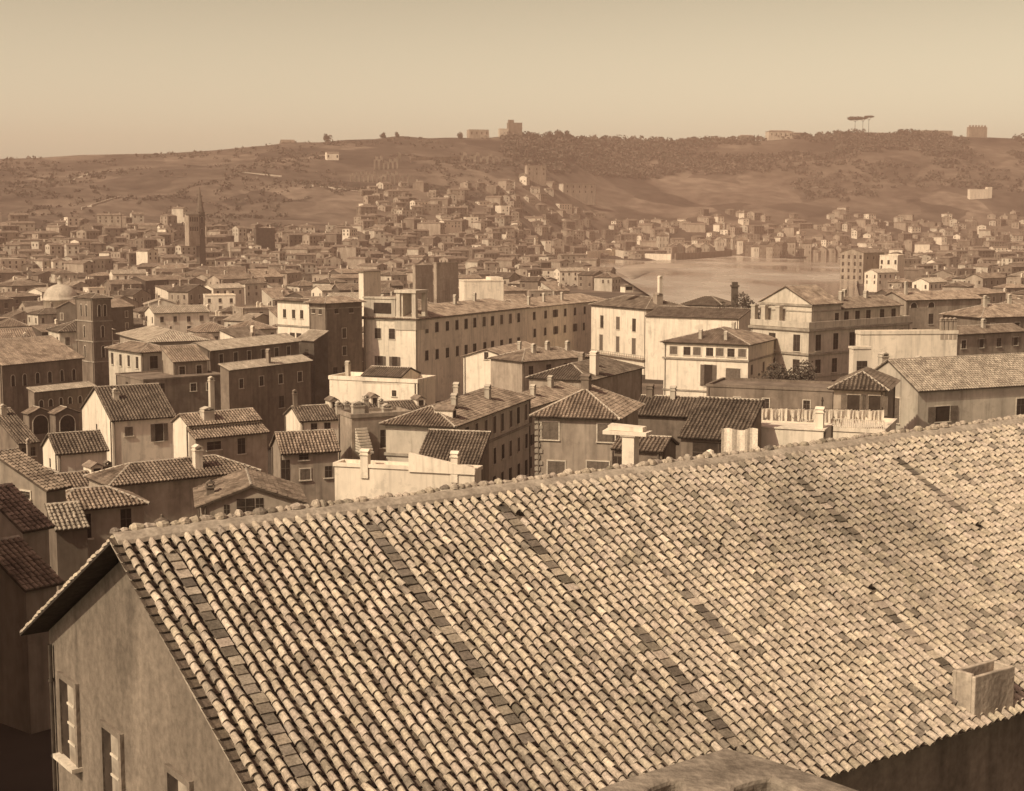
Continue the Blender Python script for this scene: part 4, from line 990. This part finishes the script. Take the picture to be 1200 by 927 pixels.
# crest buildings
def crest_block(label, cat, px0, px1, pyt, tone, roof='flat', name='hilltop_villa', d_off=-10, yaw=14, wins=None):
    c = crest((px0 + px1) / 2); d = c.y + d_off
    return far_house(name, label, cat, px0, px1, pyt, pyt + 14, d, yaw, tone, roof, wins=wins)
h = crest_block('flat square villa on the skyline, neighbour of the stepped hilltop tower', 'villa', 547, 573, 152, 'tan', wins=(4, (3,), 2.2, 4, 'bare'))
h = crest_block('stepped hilltop tower block breaking the skyline above the ruins', 'tower', 594, 612, 144, 'brown', name='hilltop_tower')
tw = MB(); tw.box(-4, 4, -4, 4, 0, 5); link('turret', tw.mesh('turret', M['brown']), h.root, (-h.b / 2 + 5, 0, h.eave))
h = crest_block('low lit wall block stepping down from the hilltop tower', 'house', 584, 596, 151, 'cream', name='hilltop_house')
h = crest_block('long pale villa on the skyline beyond the river bend', 'villa', 897, 930, 154, 'cream', 'hip', wins=(5, (3,), 2.2, 4, 'bare'))
h = crest_block('low wing trailing beside the long pale skyline villa', 'villa', 928, 945, 156, 'tan', 'hip')
h = crest_block('small villa roof on the skyline before the long pale villa', 'villa', 865, 884, 159, 'tan', 'hip')
h = crest_block('crenellated square tower on the skyline beyond the umbrella pines', 'tower', 1133, 1157, 149, 'tan', name='crenellated_tower')
cr = MB()
for k in range(6): cr.box(-h.b / 2 + h.b * k / 6, -h.b / 2 + h.b * (k + .55) / 6, -h.a / 2, -h.a / 2 + 1.5, 0, 3.2)
link('battlement', cr.mesh('battlement', M['tan']), h.root, (0, 0, h.eave + .5))
h = crest_block('long low ruinous wall running up to the crenellated tower', 'wall', 1075, 1133, 153, 'tan', name='hilltop_wall')
h = crest_block('little gabled hut on the skyline above the white hillside house', 'house', 328, 346, 167, 'brown', 'gable', name='hilltop_hut')
h = far_house('hillside_house', 'small bright white house alone on the fields below the skyline hut', 'house', 381, 397, 179, 189, 2000, 20, 'white', 'gable', wins=(2, (3,), 2, 3, 'bare'))
h = far_house('big_white_house', 'big pale building with a taller end at the frame edge above the town', 'house', 1134, 1158, 222, 236, 2150, 14, 'white', 'flat')
link('wing', h.wall.data, h.root, (h.b * .6, 0, 3), 0, (.25, 1, 1.05))
# white retaining wall on the near river bank and dark embankment on the far one
def strip_wall(name, label, cat, pts, hgt, mat, th=1.2, d0=None):
    m = MB(); q = [at_z(px, py, WATER_Z + .5) for px, py in pts]
    loc = q[0].copy()
    for a, b in zip(q, q[1:]):
        n = Vector((-(b - a).y, (b - a).x, 0)).normalized() * th
        m.extrude([a - loc, b - loc, b - loc + n, a - loc + n], (0, 0, hgt))
    for v in range(len(m.v)): m.v[v] = (m.v[v][0], m.v[v][1], m.v[v][2] - (2 if m.v[v][2] < .1 else 0))
    return tag(obj(name, m, mat, loc=loc), label, cat)
strip_wall('quay_wall', 'bright low quay wall along the near bend of the river', 'wall', [(688, 304), (706, 302), (720, 301), (730, 303)], 9, M['white'])
strip_wall('quay_wall', 'short bright wall on the bank beside the dark curved embankment', 'wall', [(750, 303), (768, 303.5), (786, 304)], 6, M['white'])
strip_wall('embankment', 'dark curved embankment along the far side of the river bend', 'wall', [(792, 304), (815, 303), (840, 301), (858, 299.5)], 7, M['brown'], 2)
# ruins on the hill
rnd = random.Random(5)
def ruin(label, px0, px1, py, n, hh):
    p0 = ground_at(px0, py); p1 = ground_at(px1, py)
    if p0 is None or p1 is None: return
    yv = (p0.y + p1.y) / 2; p0 = at_d(px0, py, yv); p1 = at_d(px1, py, yv); L = (p1 - p0).length
    m = MB(); w = L / n
    zz = min(zt(p0.x, p0.y), zt(p1.x, p1.y)) - p0.z - 3
    for k in range(n):
        x = w * k; top = hh * rnd.uniform(.6, 1.15)
        m.box(x, x + w * .38, 0, 4, zz, top * .72); 
        pts = [(x + w * .38 + .01, 0, top * .45)] + [(x + w * (.69 - .31 * math.cos(t)), 0, top * (.45 + .25 * math.sin(t))) for t in [math.pi * q / 6 for q in range(1, 6)]] + [(x + w - .01, 0, top * .45), (x + w - .01, 0, top * .9), (x + w * .38 + .01, 0, top)]
        m.extrude(pts, (0, 3.6, 0))
    tag(obj('ruined_arcade', m, M['ruin'], loc=p0, rz=math.atan2(p1.y - p0.y, p1.x - p0.x)), label, 'ruin')
ruin('long row of broken arches on the slope, lower of the two ruins', 410, 482, 214, 14, 13)
ruin('higher ruined arcade standing over the long row of broken arches', 438, 470, 200, 6, 22)
ruin('crumbling arched terrace under the skyline villa', 540, 592, 192, 7, 16)
strip = MB(); a_ = ground_at(482, 190); b_ = ground_at(545, 188)
if a_ and b_:
    strip.extrude([(0, 0, -4), (b_.x - a_.x, b_.y - a_.y, b_.z - a_.z - 4), (b_.x - a_.x, b_.y - a_.y + 2, b_.z - a_.z - 4), (0, 2, -4)], (0, 0, 10))
    tag(obj('field_wall', strip, M['tan'], loc=a_), 'straight pale field wall across the slope beneath the bare hilltop', 'wall')

# ------------------------------------------------------------------ trees
def leaf_blob(m, c, r, n, sz, rnd, flat=1.0):
    for _ in range(n):
        while True:
            v = Vector((rnd.uniform(-1, 1), rnd.uniform(-1, 1), rnd.uniform(-1, 1)))
            if .35 < v.length < 1: break
        p = Vector(c) + Vector((v.x * r, v.y * r, v.z * r * flat)); s = sz * rnd.uniform(.6, 1.4)
        a = Vector((rnd.gauss(0, 1), rnd.gauss(0, 1), rnd.gauss(0, 1))).normalized(); b = a.orthogonal().normalized(); c2 = a.cross(b)
        m.face([tuple(p + b * s), tuple(p + c2 * s), tuple(p - b * s * .8), tuple(p - c2 * s * .9)])
def tree_meshes(seed, h, r, kind):
    rnd = random.Random(seed); tr = MB(); cr = MB()
    if kind == 'umbrella':
        tr.tube((0, 0, -1), (.3, 0, h * .8), .5, .3); 
        for k in range(7):
            a = k * .9; e = (r * .7 * math.cos(a), r * .7 * math.sin(a), h * .92); tr.tube((.3, 0, h * .72), e, .22, .1, 5)
            leaf_blob(cr, (e[0], e[1], h * .96), r * .45, 120, r * .085, rnd, .5)
    else:
        tr.tube((0, 0, -1), (0, 0, h * .55), h * .035, h * .02)
        for k in range(4):
            a = k * 1.6 + rnd.random(); tr.tube((0, 0, h * .4), (r * .5 * math.cos(a), r * .5 * math.sin(a), h * .7), h * .018, h * .008, 5)
        for k in range(12):
            a = rnd.uniform(0, 6.28); q = rnd.uniform(0, .62) * r; z = h * rnd.uniform(.22, .86)
            leaf_blob(cr, (q * math.cos(a), q * math.sin(a), z), r * rnd.uniform(.34, .5), 60, r * .09, rnd, .85)
    return tr.mesh('trunk', M['bark']), cr.mesh('crown', M['leaf'])
def tree(label, p, h, r, kind='round', group=None, seed=0, name='tree', me=None):
    t, c = me or tree_meshes(seed, h, r, kind)
    o = link(name, None, None, p, random.uniform(0, 6)); tag(o, label, 'tree', group); link('trunk', t, o); link('crown', c, o); return o
for k, (px, pyt, lab) in enumerate(((999, 140, 'widest umbrella pine of the three on the skyline, its flat crown leaning outward'), (1008, 140, 'middle umbrella pine of the three on the skyline'), (1015, 138, 'tallest thin umbrella pine of the three on the skyline, next to bare crest'))):
    c = crest(px); d = c.y; g = (263 - pyt) / 1740 * d + HC - c.z
    tree(lab, (c.x, c.y, c.z), g * .98, (13, 7.5, 8)[k], 'umbrella', 'umbrella pines on the skyline', 40 + k, 'umbrella_pine')
def bush_meshes(seed, h, r):
    rnd = random.Random(seed); tr = MB(); cr = MB(); tr.tube((0, 0, -1), (0, 0, h * .6), .5, .3)
    for k in range(14):
        a = rnd.uniform(0, 6.28); q = rnd.uniform(0, .65) * r; leaf_blob(cr, (q * math.cos(a), q * math.sin(a), h * rnd.uniform(.12, .78)), r * rnd.uniform(.32, .5), 60, r * .1, rnd, .85)
    return tr.mesh('trunk', M['bark']), cr.mesh('crown', M['leaf'])
tm = [bush_meshes(60 + k, 10, 6.5) for k in range(4)]
def tree_at(px, label, sc, k=0, off=-15, group=None):
    c = crest(px); y = c.y + off; x = c.x * y / c.y
    o = tree(label, (x, y, zt(x, y)), 13, 6.5, me=tm[k % 4], group=group, name='tree'); o.scale = (sc, sc, sc * 1.05); return o
for k, (px, sc, lab) in enumerate(((643, 1.3, 'upright dark tree on the skyline, first of the three past the hilltop tower'), (654, 1.5, 'broad dark tree in the middle of the three past the hilltop tower'), (664, 1.45, 'square dark tree, last of the three past the hilltop tower'), (621, .9, 'low rounded tree at the foot of the hilltop tower'), (385, 1.2, 'dark bush-like tree on the skyline above the white hillside house'), (450, .9, 'small tree on the bare skyline before the summit'), (466, .8, 'single small tree at the bare summit'), (1052, .9, 'small tree between umbrella pines and the ruinous wall'), (1060, .6, 'tiny tree next to the ruinous hilltop wall'), (540, 1.0, 'tree against the side of the flat square villa'), (706, .8, 'low tree where the wood meets the skyline'), (940, .9, 'tree between long pale villa and the umbrella pines'))):
    tree_at(px, lab, sc, k)
# the ivy-grown mound by the dark-roofed house
p_ = at_d(862, 372, 430); m = MB(); rnd = random.Random(77)
for k in range(16): leaf_blob(m, (rnd.uniform(-5, 5), rnd.uniform(-3, 3), rnd.uniform(-4, 4.5)), 2.6, 260, .26, rnd)
o = link('broad_tree', None, None, (p_.x, p_.y, zt(p_.x, p_.y))); tag(o, 'dark rounded tree with a brick flue behind, between dark-roofed house and corner palazzo', 'tree')
link('crown', m.mesh('crown', M['leaf']), o, (0, 0, p_.z - zt(p_.x, p_.y) + .5)); t_ = MB(); t_.tube((0, 0, -1), (0, 0, 14), .5, .3); link('trunk', t_.mesh('trunk', M['bark']), o)
p_ = at_d(861, 340, 436); m = MB(); m.box(-.9, .9, -.9, .9, -12, 1); m.box(-1.2, 1.2, -1.2, 1.2, 1, 1.5); m.box(-.8, .8, -.8, .8, 1.5, 2.4)
tag(obj('brick_flue', m, M['brick'], loc=p_), 'square brick flue standing above the dark rounded tree', 'chimney')
p_ = at_d(905, 440, 318); m = MB()
for k in range(18): leaf_blob(m, (rnd.uniform(-6.5, 8), rnd.uniform(-3, 3), rnd.uniform(-6, 1.5)), 2.2, 260, .24, rnd)
o = link('garden_tree', None, None, (p_.x, p_.y, zt(p_.x, p_.y))); tag(o, 'dark garden tree in the shade under the corner palazzo windows', 'tree')
link('crown', m.mesh('crown', M['leaf']), o, (0, 0, p_.z - zt(p_.x, p_.y))); t_ = MB(); t_.tube((0, 0, -1), (0, 0, 10), .5, .3); link('trunk', t_.mesh('trunk', M['bark']), o)
# wood on the hill and scrub: reads as one mass
m = MB(); rnd = random.Random(21); cnt = 0
while cnt < 3200:
    px = rnd.uniform(590, 1210); 
    f = rnd.random(); yc = lerp_table(HILLC, px); y0 = lerp_table(HILL0, px)
    t = 1 - .34 * f * (1 if px < 900 else .8)
    if px > 900 and rnd.random() < .45: t = rnd.uniform(.45, 1)
    y = y0 + (yc - y0) * t; x = (px - 600) / 1740 * y
    if fbm(x, y, 160, 8) < (-.3 if px < 900 else -.12): cnt += 1; continue
    leaf_blob(m, (x, y, zt(x, y) + 3), rnd.uniform(4, 9), 20, 1.9, rnd, .6); cnt += 1
tag(obj('woodland', m, M['leaf_far']), 'dark scrubby wood covering the upper slope of the far hill', 'woodland', kind='stuff')
m = MB(); cnt = 0
while cnt < 2200:
    px = rnd.uniform(-20, 620); y0, yc = lerp_table(HILL0, px), lerp_table(HILLC, px)
    t = rnd.uniform(.15, .98); y = y0 + (yc - y0) * t; x = (px - 600) / 1740 * y; cnt += 1
    if fbm(x, y, 120, 2) < .04: continue
    leaf_blob(m, (x, y, zt(x, y) + 1.5), rnd.uniform(2.5, 6), 12, 1.4, rnd, .6)
for k in range(22):
    px, t = rnd.uniform(-20, 640), rnd.uniform(.15, .9); dpx, dt = rnd.uniform(20, 90), rnd.uniform(-.12, .12)
    for q in range(int(dpx / 1.6)):
        u = q / (dpx / 1.6); X = px + dpx * u; y0, yc = lerp_table(HILL0, X), lerp_table(HILLC, X); y = y0 + (yc - y0) * (t + dt * u + .02 * math.sin(u * 5)); x = (X - 600) / 1740 * y
        if rnd.random() < .8: leaf_blob(m, (x, y, zt(x, y) + 1), rnd.uniform(1.6, 3.2), 10, 1.1, rnd, .7)
for k in range(120):
    px = rnd.uniform(606, 700); py = rnd.uniform(306, 332); p = at_z(px, py, 6)
    if riv_dist(p.x, p.y) > 6: leaf_blob(m, (p.x, p.y, zt(p.x, p.y) + 1), rnd.uniform(2, 4), 14, .8, rnd, .7)
tag(obj('scrub', m, M['leaf_far']), 'scattered dark bushes over the near fields of the hill and the river bank', 'scrub', kind='stuff')
# boat
p_ = at_z(933, 303, WATER_Z); m = MB()
L = 13.0; sec = []
for k in range(9):
    t = k / 8; w = 1.7 * math.sin(math.pi * (.08 + .84 * t)) ; z = 1.1 + 1.1 * (2 * t - 1) ** 2
    sec.append([((t - .5) * 2 * L, -w, z), ((t - .5) * 2 * L * .92, 0, -.3), ((t - .5) * 2 * L, w, z)])
for k in range(8):
    for q in range(2): m.face([sec[k][q], sec[k + 1][q], sec[k + 1][q + 1], sec[k][q + 1]])
o = obj('river_boat', m, M['boat'], loc=(p_.x, p_.y, p_.z), rz=.1); tag(o, 'long dark flat boat lying on the bright river', 'boat')
m = MB(); m.box(-3, 3, -1.3, 1.3, .5, 2.2); m.extrude([(-3.4, -1.6, 2.2), (3.4, -1.6, 2.2), (3.4, 0, 2.9), (-3.4, 0, 2.9)], (0, .15, -.05)); obj('cabin', m, M['boat'], o)

# ------------------------------------------------------------------ the crowd of houses
rnd = random.Random(2024)
TW = [('white', 'white'), ('cream', 'pale'), ('tan', 'tan'), ('tan', 'tan'), ('brown', 'brown'), ('brick', 'dark')]
def proto_mesh(b, a, e, tone, roof, ridge, rt, det):
    h = House('town_house', None, None, a, b, e, -3, (0, 0, 0), 0)
    h.walls(tone, roof, ridge, rnd.uniform(16, 23), .5, rt, det, cap=(det > 0), tilep=.6)
    nf = max(2, int(b / 3.4)); rows = [1.3 + 3.5 * k for k in range(max(1, int(e / 3.6)))][:2]
    h.grid('e', min(nf, 4), rows, 1.2, 1.9, ['bare', 'plain', 'shut'], .14, .12)
    h.grid('l', min(max(2, int(a / 4)), 3), rows, 1.2, 1.9, ['bare', 'shut'], .2, .2)
    n = rnd.choice((0, 1, 1, 2))
    for k in range(n): h.chim(rnd.uniform(.15, .85), rnd.uniform(.2, .8), rnd.uniform(1.0, 2.0), rnd.uniform(.7, 1.2), .8, rnd.choice(('cream', 'white', 'tan')))
    for q in [h.root] + list(h.root.children_recursive): COL.objects.unlink(q)
    return h.root, dict(tone=tone, roof=roof, n=n, b=b, a=a, e=e)
PROTO = []
for i in range(26):
    tone, word = TW[i % len(TW)] if i < 18 else rnd.choice(TW)
    roof = ('gable', 'hip', 'gable', 'hip', 'gable', 'flat', 'shed')[i % 7]; ridge = 'e' if rnd.random() < .65 else 'l'
    b, a = rnd.uniform(10, 23), rnd.uniform(9, 13); e = rnd.choice((6, 7, 8, 9, 10, 12))
    if ridge == 'l': b = min(b, 13)
    rr, info = proto_mesh(b, a, e, tone, roof, ridge, rnd.choice(('roof', 'roof', 'roof_dark', 'roof_pale')), 1)
    info['word'] = word; PROTO.append((rr, info))
def copy_tree(o, parent=None):
    c = o.copy(); COL.objects.link(c); c.parent = parent
    for ch in o.children: copy_tree(ch, c)
    return c
def clear_of(x, y, r):
    for fx, fy, e, l, ha, hb in FOOT:
        dx, dy = x - fx, y - fy
        if abs(dx * e.x + dy * e.y) < hb + r and abs(dx * l.x + dy * l.y) < ha + r: return False
    return True
placed = []
LANDS = [('the spired church tower', 228, 250), ('the domed church', 71, 342), ('the campanile', 108, 380), ('the brick tower', 392, 380), ('the dark square tower', 309, 282), ('the long palace', 560, 370), ('the plain tan tower block', 520, 320), ('the box-like building', 676, 228), ('the river bend', 740, 300), ('the white riverside house', 725, 370), ('the river boat', 933, 303), ('the four-row block', 1005, 310), ('the corner palazzo', 960, 360), ('the big edge building', 1146, 230), ('the gabled mansion', 1150, 420), ('the lower arches', 445, 214), ('the old church', 30, 420), ('the far palace wing', 660, 350), ('the white terrace', 1060, 395)]
base_py = 446.0; N_HOUSE = 0
while base_py > 205:
    flat_h = max(11.0, .245 * (base_py - 262))
    px = -30 + rnd.uniform(0, 20)
    while px < 1235:
        py = base_py + rnd.uniform(-.25, .25) * flat_h
        p = ground_at(px, py, 330)
        step = flat_h * rnd.uniform(.95, 1.5)
        px += step
        if p is None: continue
        t0 = lerp_table(HILL0, px); tc = lerp_table(HILLC, px); th = (p.y - t0) / (tc - t0)
        lim = .32 if px < 250 else (.26 if px < 440 else (.5 if px < 660 else .3))
        if th > 0 and (th > lim or rnd.random() < th / lim * .75): continue
        if RX[0] - 20 < p.x < RX[1] + 20 and RY[0] - 20 < p.y < RY[1] + 20 and riv_dist(p.x, p.y) < 14: continue
        if 600 < px < 1060 and 392 < py: continue
        if 685 < px < 1000 and p.y < 1000 and py > 345 and py < 400: continue
        pr, info = rnd.choice(PROTO)
        if not clear_of(p.x, p.y, 7): continue
        if any(abs(p.x - q[0]) < 9 and abs(p.y - q[1]) < 9 for q in placed): continue
        placed.append((p.x, p.y, p.z, pr, info, px, py))
    base_py -= flat_h * (.40 if base_py > 300 else .34)
placed.sort(key=lambda q: q[1])
print('crowd', len(placed)); import sys; sys.stderr.write('crowd %d\n' % len(placed))
KEEP = 238
near_, far_ = placed[:KEEP], placed[KEEP:]
seen = {}
WF = []
px = 776.0
while px < 986:
    q = at_z(px, 300.0 if px < 880 else 302.5, WATER_Z + 1); d_ = q.y
    for _ in range(60):
        if riv_dist(q.x, q.y) > 9: break
        q = q * 1.01; q.z = WATER_Z
    WF.append((q.x, q.y, px)); px += rnd.uniform(7.0, 11.5)
ORW = ['first', 'second', 'third', 'fourth', 'fifth', 'sixth', 'seventh', 'eighth', 'ninth', 'tenth', 'eleventh', 'twelfth', 'thirteenth', 'fourteenth', 'fifteenth', 'sixteenth', 'seventeenth', 'eighteenth', 'nineteenth', 'twentieth', 'twenty-first', 'twenty-second', 'twenty-third', 'twenty-fourth', 'twenty-fifth', 'twenty-sixth', 'twenty-seventh', 'twenty-eighth', 'twenty-ninth', 'thirtieth']
cand = [q for q in PROTO if q[1]['b'] < 16 and q[1]['roof'] in ('gable', 'hip')]
for k, (x, y, px) in enumerate(WF):
    pr, info = cand[(k * 5 + k // 3) % len(cand)]
    o = copy_tree(pr); o.location = (x, y, zt(x, y) - 1); o.rotation_euler = (0, 0, R_(rnd.choice((62, 75, 20, 35)) + rnd.uniform(-6, 6)))
    o.scale = (rnd.uniform(.75, 1.0), rnd.uniform(.9, 1.1), rnd.uniform(1.5, 2.2))
    tag(o, 'tall %s house on the far waterline, %s in the row counted from the dark embankment' % (info['word'], ORW[k]), 'house', 'houses along the far waterline')
for x, y, z, pr, info, px, py in near_:
    o = copy_tree(pr); o.location = (x, y, z - .3)
    o.rotation_euler = (0, 0, R_(rnd.choice((30, 36, 42, 58, 66, 20)) + rnd.uniform(-6, 6)))
    s_ = rnd.uniform(.85, 1.2); o.scale = (s_, s_, s_ * rnd.uniform(.9, 1.1))
    pp = proj((x, y, z + info['e']))
    land = min(LANDS, key=lambda q: math.hypot(pp[0] - q[1], (pp[1] - q[2]) * 1.6))
    key = (info['word'], info['roof'], info['n'], land[0])
    seen.setdefault(key, []).append((math.hypot(pp[0] - land[1], pp[1] - land[2]), o, pp))
ORD = ['', 'second', 'third', 'fourth', 'fifth', 'sixth', 'seventh', 'eighth', 'ninth']
CH = {0: 'without chimneys', 1: 'with one chimney', 2: 'with two chimneys'}
RW = {'gable': 'gable-roofed', 'hip': 'hip-roofed', 'flat': 'flat-topped', 'shed': 'lean-to-roofed'}
for (word, roof, n, land), lst in seen.items():
    lst.sort(key=lambda q: q[0])
    for k, (dist, o, pp) in enumerate(lst):
        side = 'beyond' if pp[1] < [q for q in LANDS if q[0] == land][0][2] else 'before'
        if len(lst) == 1: lab = '%s %s house %s, only such house around %s' % (word, RW[roof], CH[n], land)
        else: lab = '%s %s house %s, %s such house out from %s' % (word, RW[roof], CH[n], ORD[k] or 'first', land)
        tag(o, lab, 'house', 'houses crowding the town below the hill')
# the rest, far over the river and up the slope, read as one mass
m = MB()
for x, y, z, pr, info, px, py in far_:
    a, b = info['a'] / 2 * rnd.uniform(.7, 1.1), info['b'] / 2 * rnd.uniform(.6, 1.25); e = info['e'] * rnd.uniform(.7, 1.15); yw = R_(rnd.choice((20, 36, 50, 70, 110, 150)) + rnd.uniform(-12, 12)); c, s_ = math.cos(yw), math.sin(yw)
    mi = {'white': 0, 'cream': 1, 'tan': 2, 'brown': 3, 'brick': 3}[info['tone']]
    T = lambda px_, py_, pz_: (x + px_ * c - py_ * s_, y + px_ * s_ + py_ * c, z + pz_)
    rt = rnd.random(); rk = a * rnd.uniform(.25, .42)
    if rt < .55:
        m.extrude([T(-b, -a, -3), T(-b, a, -3), T(-b, a, e), T(-b, 0, e + rk), T(-b, -a, e)], (2 * b * c, 2 * b * s_, 0), mi)
        for sg in (-1, 1):
            m.extrude([T(-b - .3, sg * (a + .4), e - .05), T(b + .3, sg * (a + .4), e - .05), T(b + .3, 0, e + rk + .1), T(-b - .3, 0, e + rk + .1)], (0, 0, .25), 4)
    else:
        m.extrude([T(-b, -a, -3), T(b, -a, -3), T(b, a, -3), T(-b, a, -3)], (0, 0, e + 3), mi)
        if rt < .9:
            o_ = .5; q = [T(-b - o_, -a - o_, e + .02), T(b + o_, -a - o_, e + .02), T(b + o_, a + o_, e + .02), T(-b - o_, a + o_, e + .02)]
            k_ = min(a, b) * .95; r1, r2 = T(-b + k_, 0, e + rk), T(b - k_, 0, e + rk)
            m.face(q[::-1], 4); m.face([q[0], q[1], r2, r1], 4); m.face([q[2], q[3], r1, r2], 4); m.face([q[1], q[2], r2], 4); m.face([q[3], q[0], r1], 4)
        else:
            m.extrude([T(-b - .1, -a - .1, e + .02), T(b + .1, -a - .1, e + .02), T(b + .1, a + .1, e + .02), T(-b - .1, a + .1, e + .02)], (0, 0, .5), mi)
    for fx, fy, half in ((0, -1, b), (-1, 0, a), (1, 0, a)):
        nw = max(2, int(half / 2.2))
        for k in range(nw):
            u = -half + 2 * half * (k + .5) / nw
            for zz in (e - 3.0, e - 6.2):
                if zz < 0 or rnd.random() < .15: continue
                if fy: m.extrude([T(u - .65, -a - .06, zz), T(u + .65, -a - .06, zz), T(u + .65, -a - .06, zz + 1.9), T(u - .65, -a - .06, zz + 1.9)], (-.03 * s_, .03 * c, 0), 5)
                else: m.extrude([T(fx * (b + .06), u - .65, zz), T(fx * (b + .06), u + .65, zz), T(fx * (b + .06), u + .65, zz + 1.9), T(fx * (b + .06), u - .65, zz + 1.9)], (.03 * c, .03 * s_, 0), 5)
    if rnd.random() < .5: 
        cx, cy = rnd.uniform(-.6, .6) * b, rnd.uniform(-.5, .5) * a; m.extrude([T(cx - .5, cy - .5, e), T(cx + .5, cy - .5, e), T(cx + .5, cy + .5, e), T(cx - .5, cy + .5, e)], (0, 0, rk + 1.5), 1)
if far_:
    tag(obj('distant_houses', m, [M['white'], M['cream'], M['tan'], M['brown'], M['roof'], M['pane']]), 'mass of tiny far houses over the river and up the lower slope', 'houses', kind='stuff')
for r, _ in PROTO:
    for q in list(r.children_recursive) + [r]: bpy.data.objects.remove(q)

import sys
for o_ in S.objects:
    if o_.parent is None and o_.get('label') and len(o_['label'].split()) > 16: sys.stderr.write('LONG %s\n' % o_['label'])

# pale field walls and cart tracks' edges across the slopes
for px0, py0, px1, py1, lab in ((82, 214, 106, 204, 'short pale field wall slanting over the dim slope next to the frame edge'), (96, 246, 142, 232, 'long pale field wall slanting over the slope before the spired church'), (276, 203, 330, 208, 'pale field wall below the hut, over the crowded roofs'), (360, 218, 420, 226, 'pale garden wall just under the long row of broken arches'), (705, 192, 790, 190, 'thin pale field wall along the bare slope under the wood'), (930, 222, 996, 219, 'pale garden wall on the slope above the far waterline houses')):
    n_ = 8; P_ = [ground_at(px0 + (px1 - px0) * k / n_, py0 + (py1 - py0) * k / n_, 900) for k in range(n_ + 1)]
    if any(q is None for q in P_): continue
    m = MB(); o0 = P_[0]
    for q, w in zip(P_, P_[1:]):
        d_ = Vector((-(w - q).y, (w - q).x, 0)).normalized() * .9
        m.extrude([q - o0 + Vector((0, 0, -1)), w - o0 + Vector((0, 0, -1)), w - o0 + d_ + Vector((0, 0, -1)), q - o0 + d_ + Vector((0, 0, -1))], (0, 0, 3.4))
    tag(obj('field_wall', m, M['cream'], loc=o0), lab, 'wall')
# ------------------------------------------------------------------ the summer haze over the town
m = MB(); m.box(-3600, 3600, -300, 3500, -60, 250)
hz = bpy.data.materials.new('haze'); hz.use_nodes = True; hn = hz.node_tree; hn.nodes.clear()
ov = hn.nodes.new('ShaderNodeOutputMaterial'); pv = hn.nodes.new('ShaderNodeVolumePrincipled')
pv.inputs['Color'].default_value = (.9, .665, .56, 1); pv.inputs['Density'].default_value = 0.0002; pv.inputs['Anisotropy'].default_value = .2
hn.links.new(pv.outputs[0], ov.inputs['Volume'])
tag(obj('haze', m, hz), kind='stuff')

for o_ in S.objects:
    if o_.parent is None and o_.get('category') and not o_.get('kind'): o_['kind'] = 'thing'
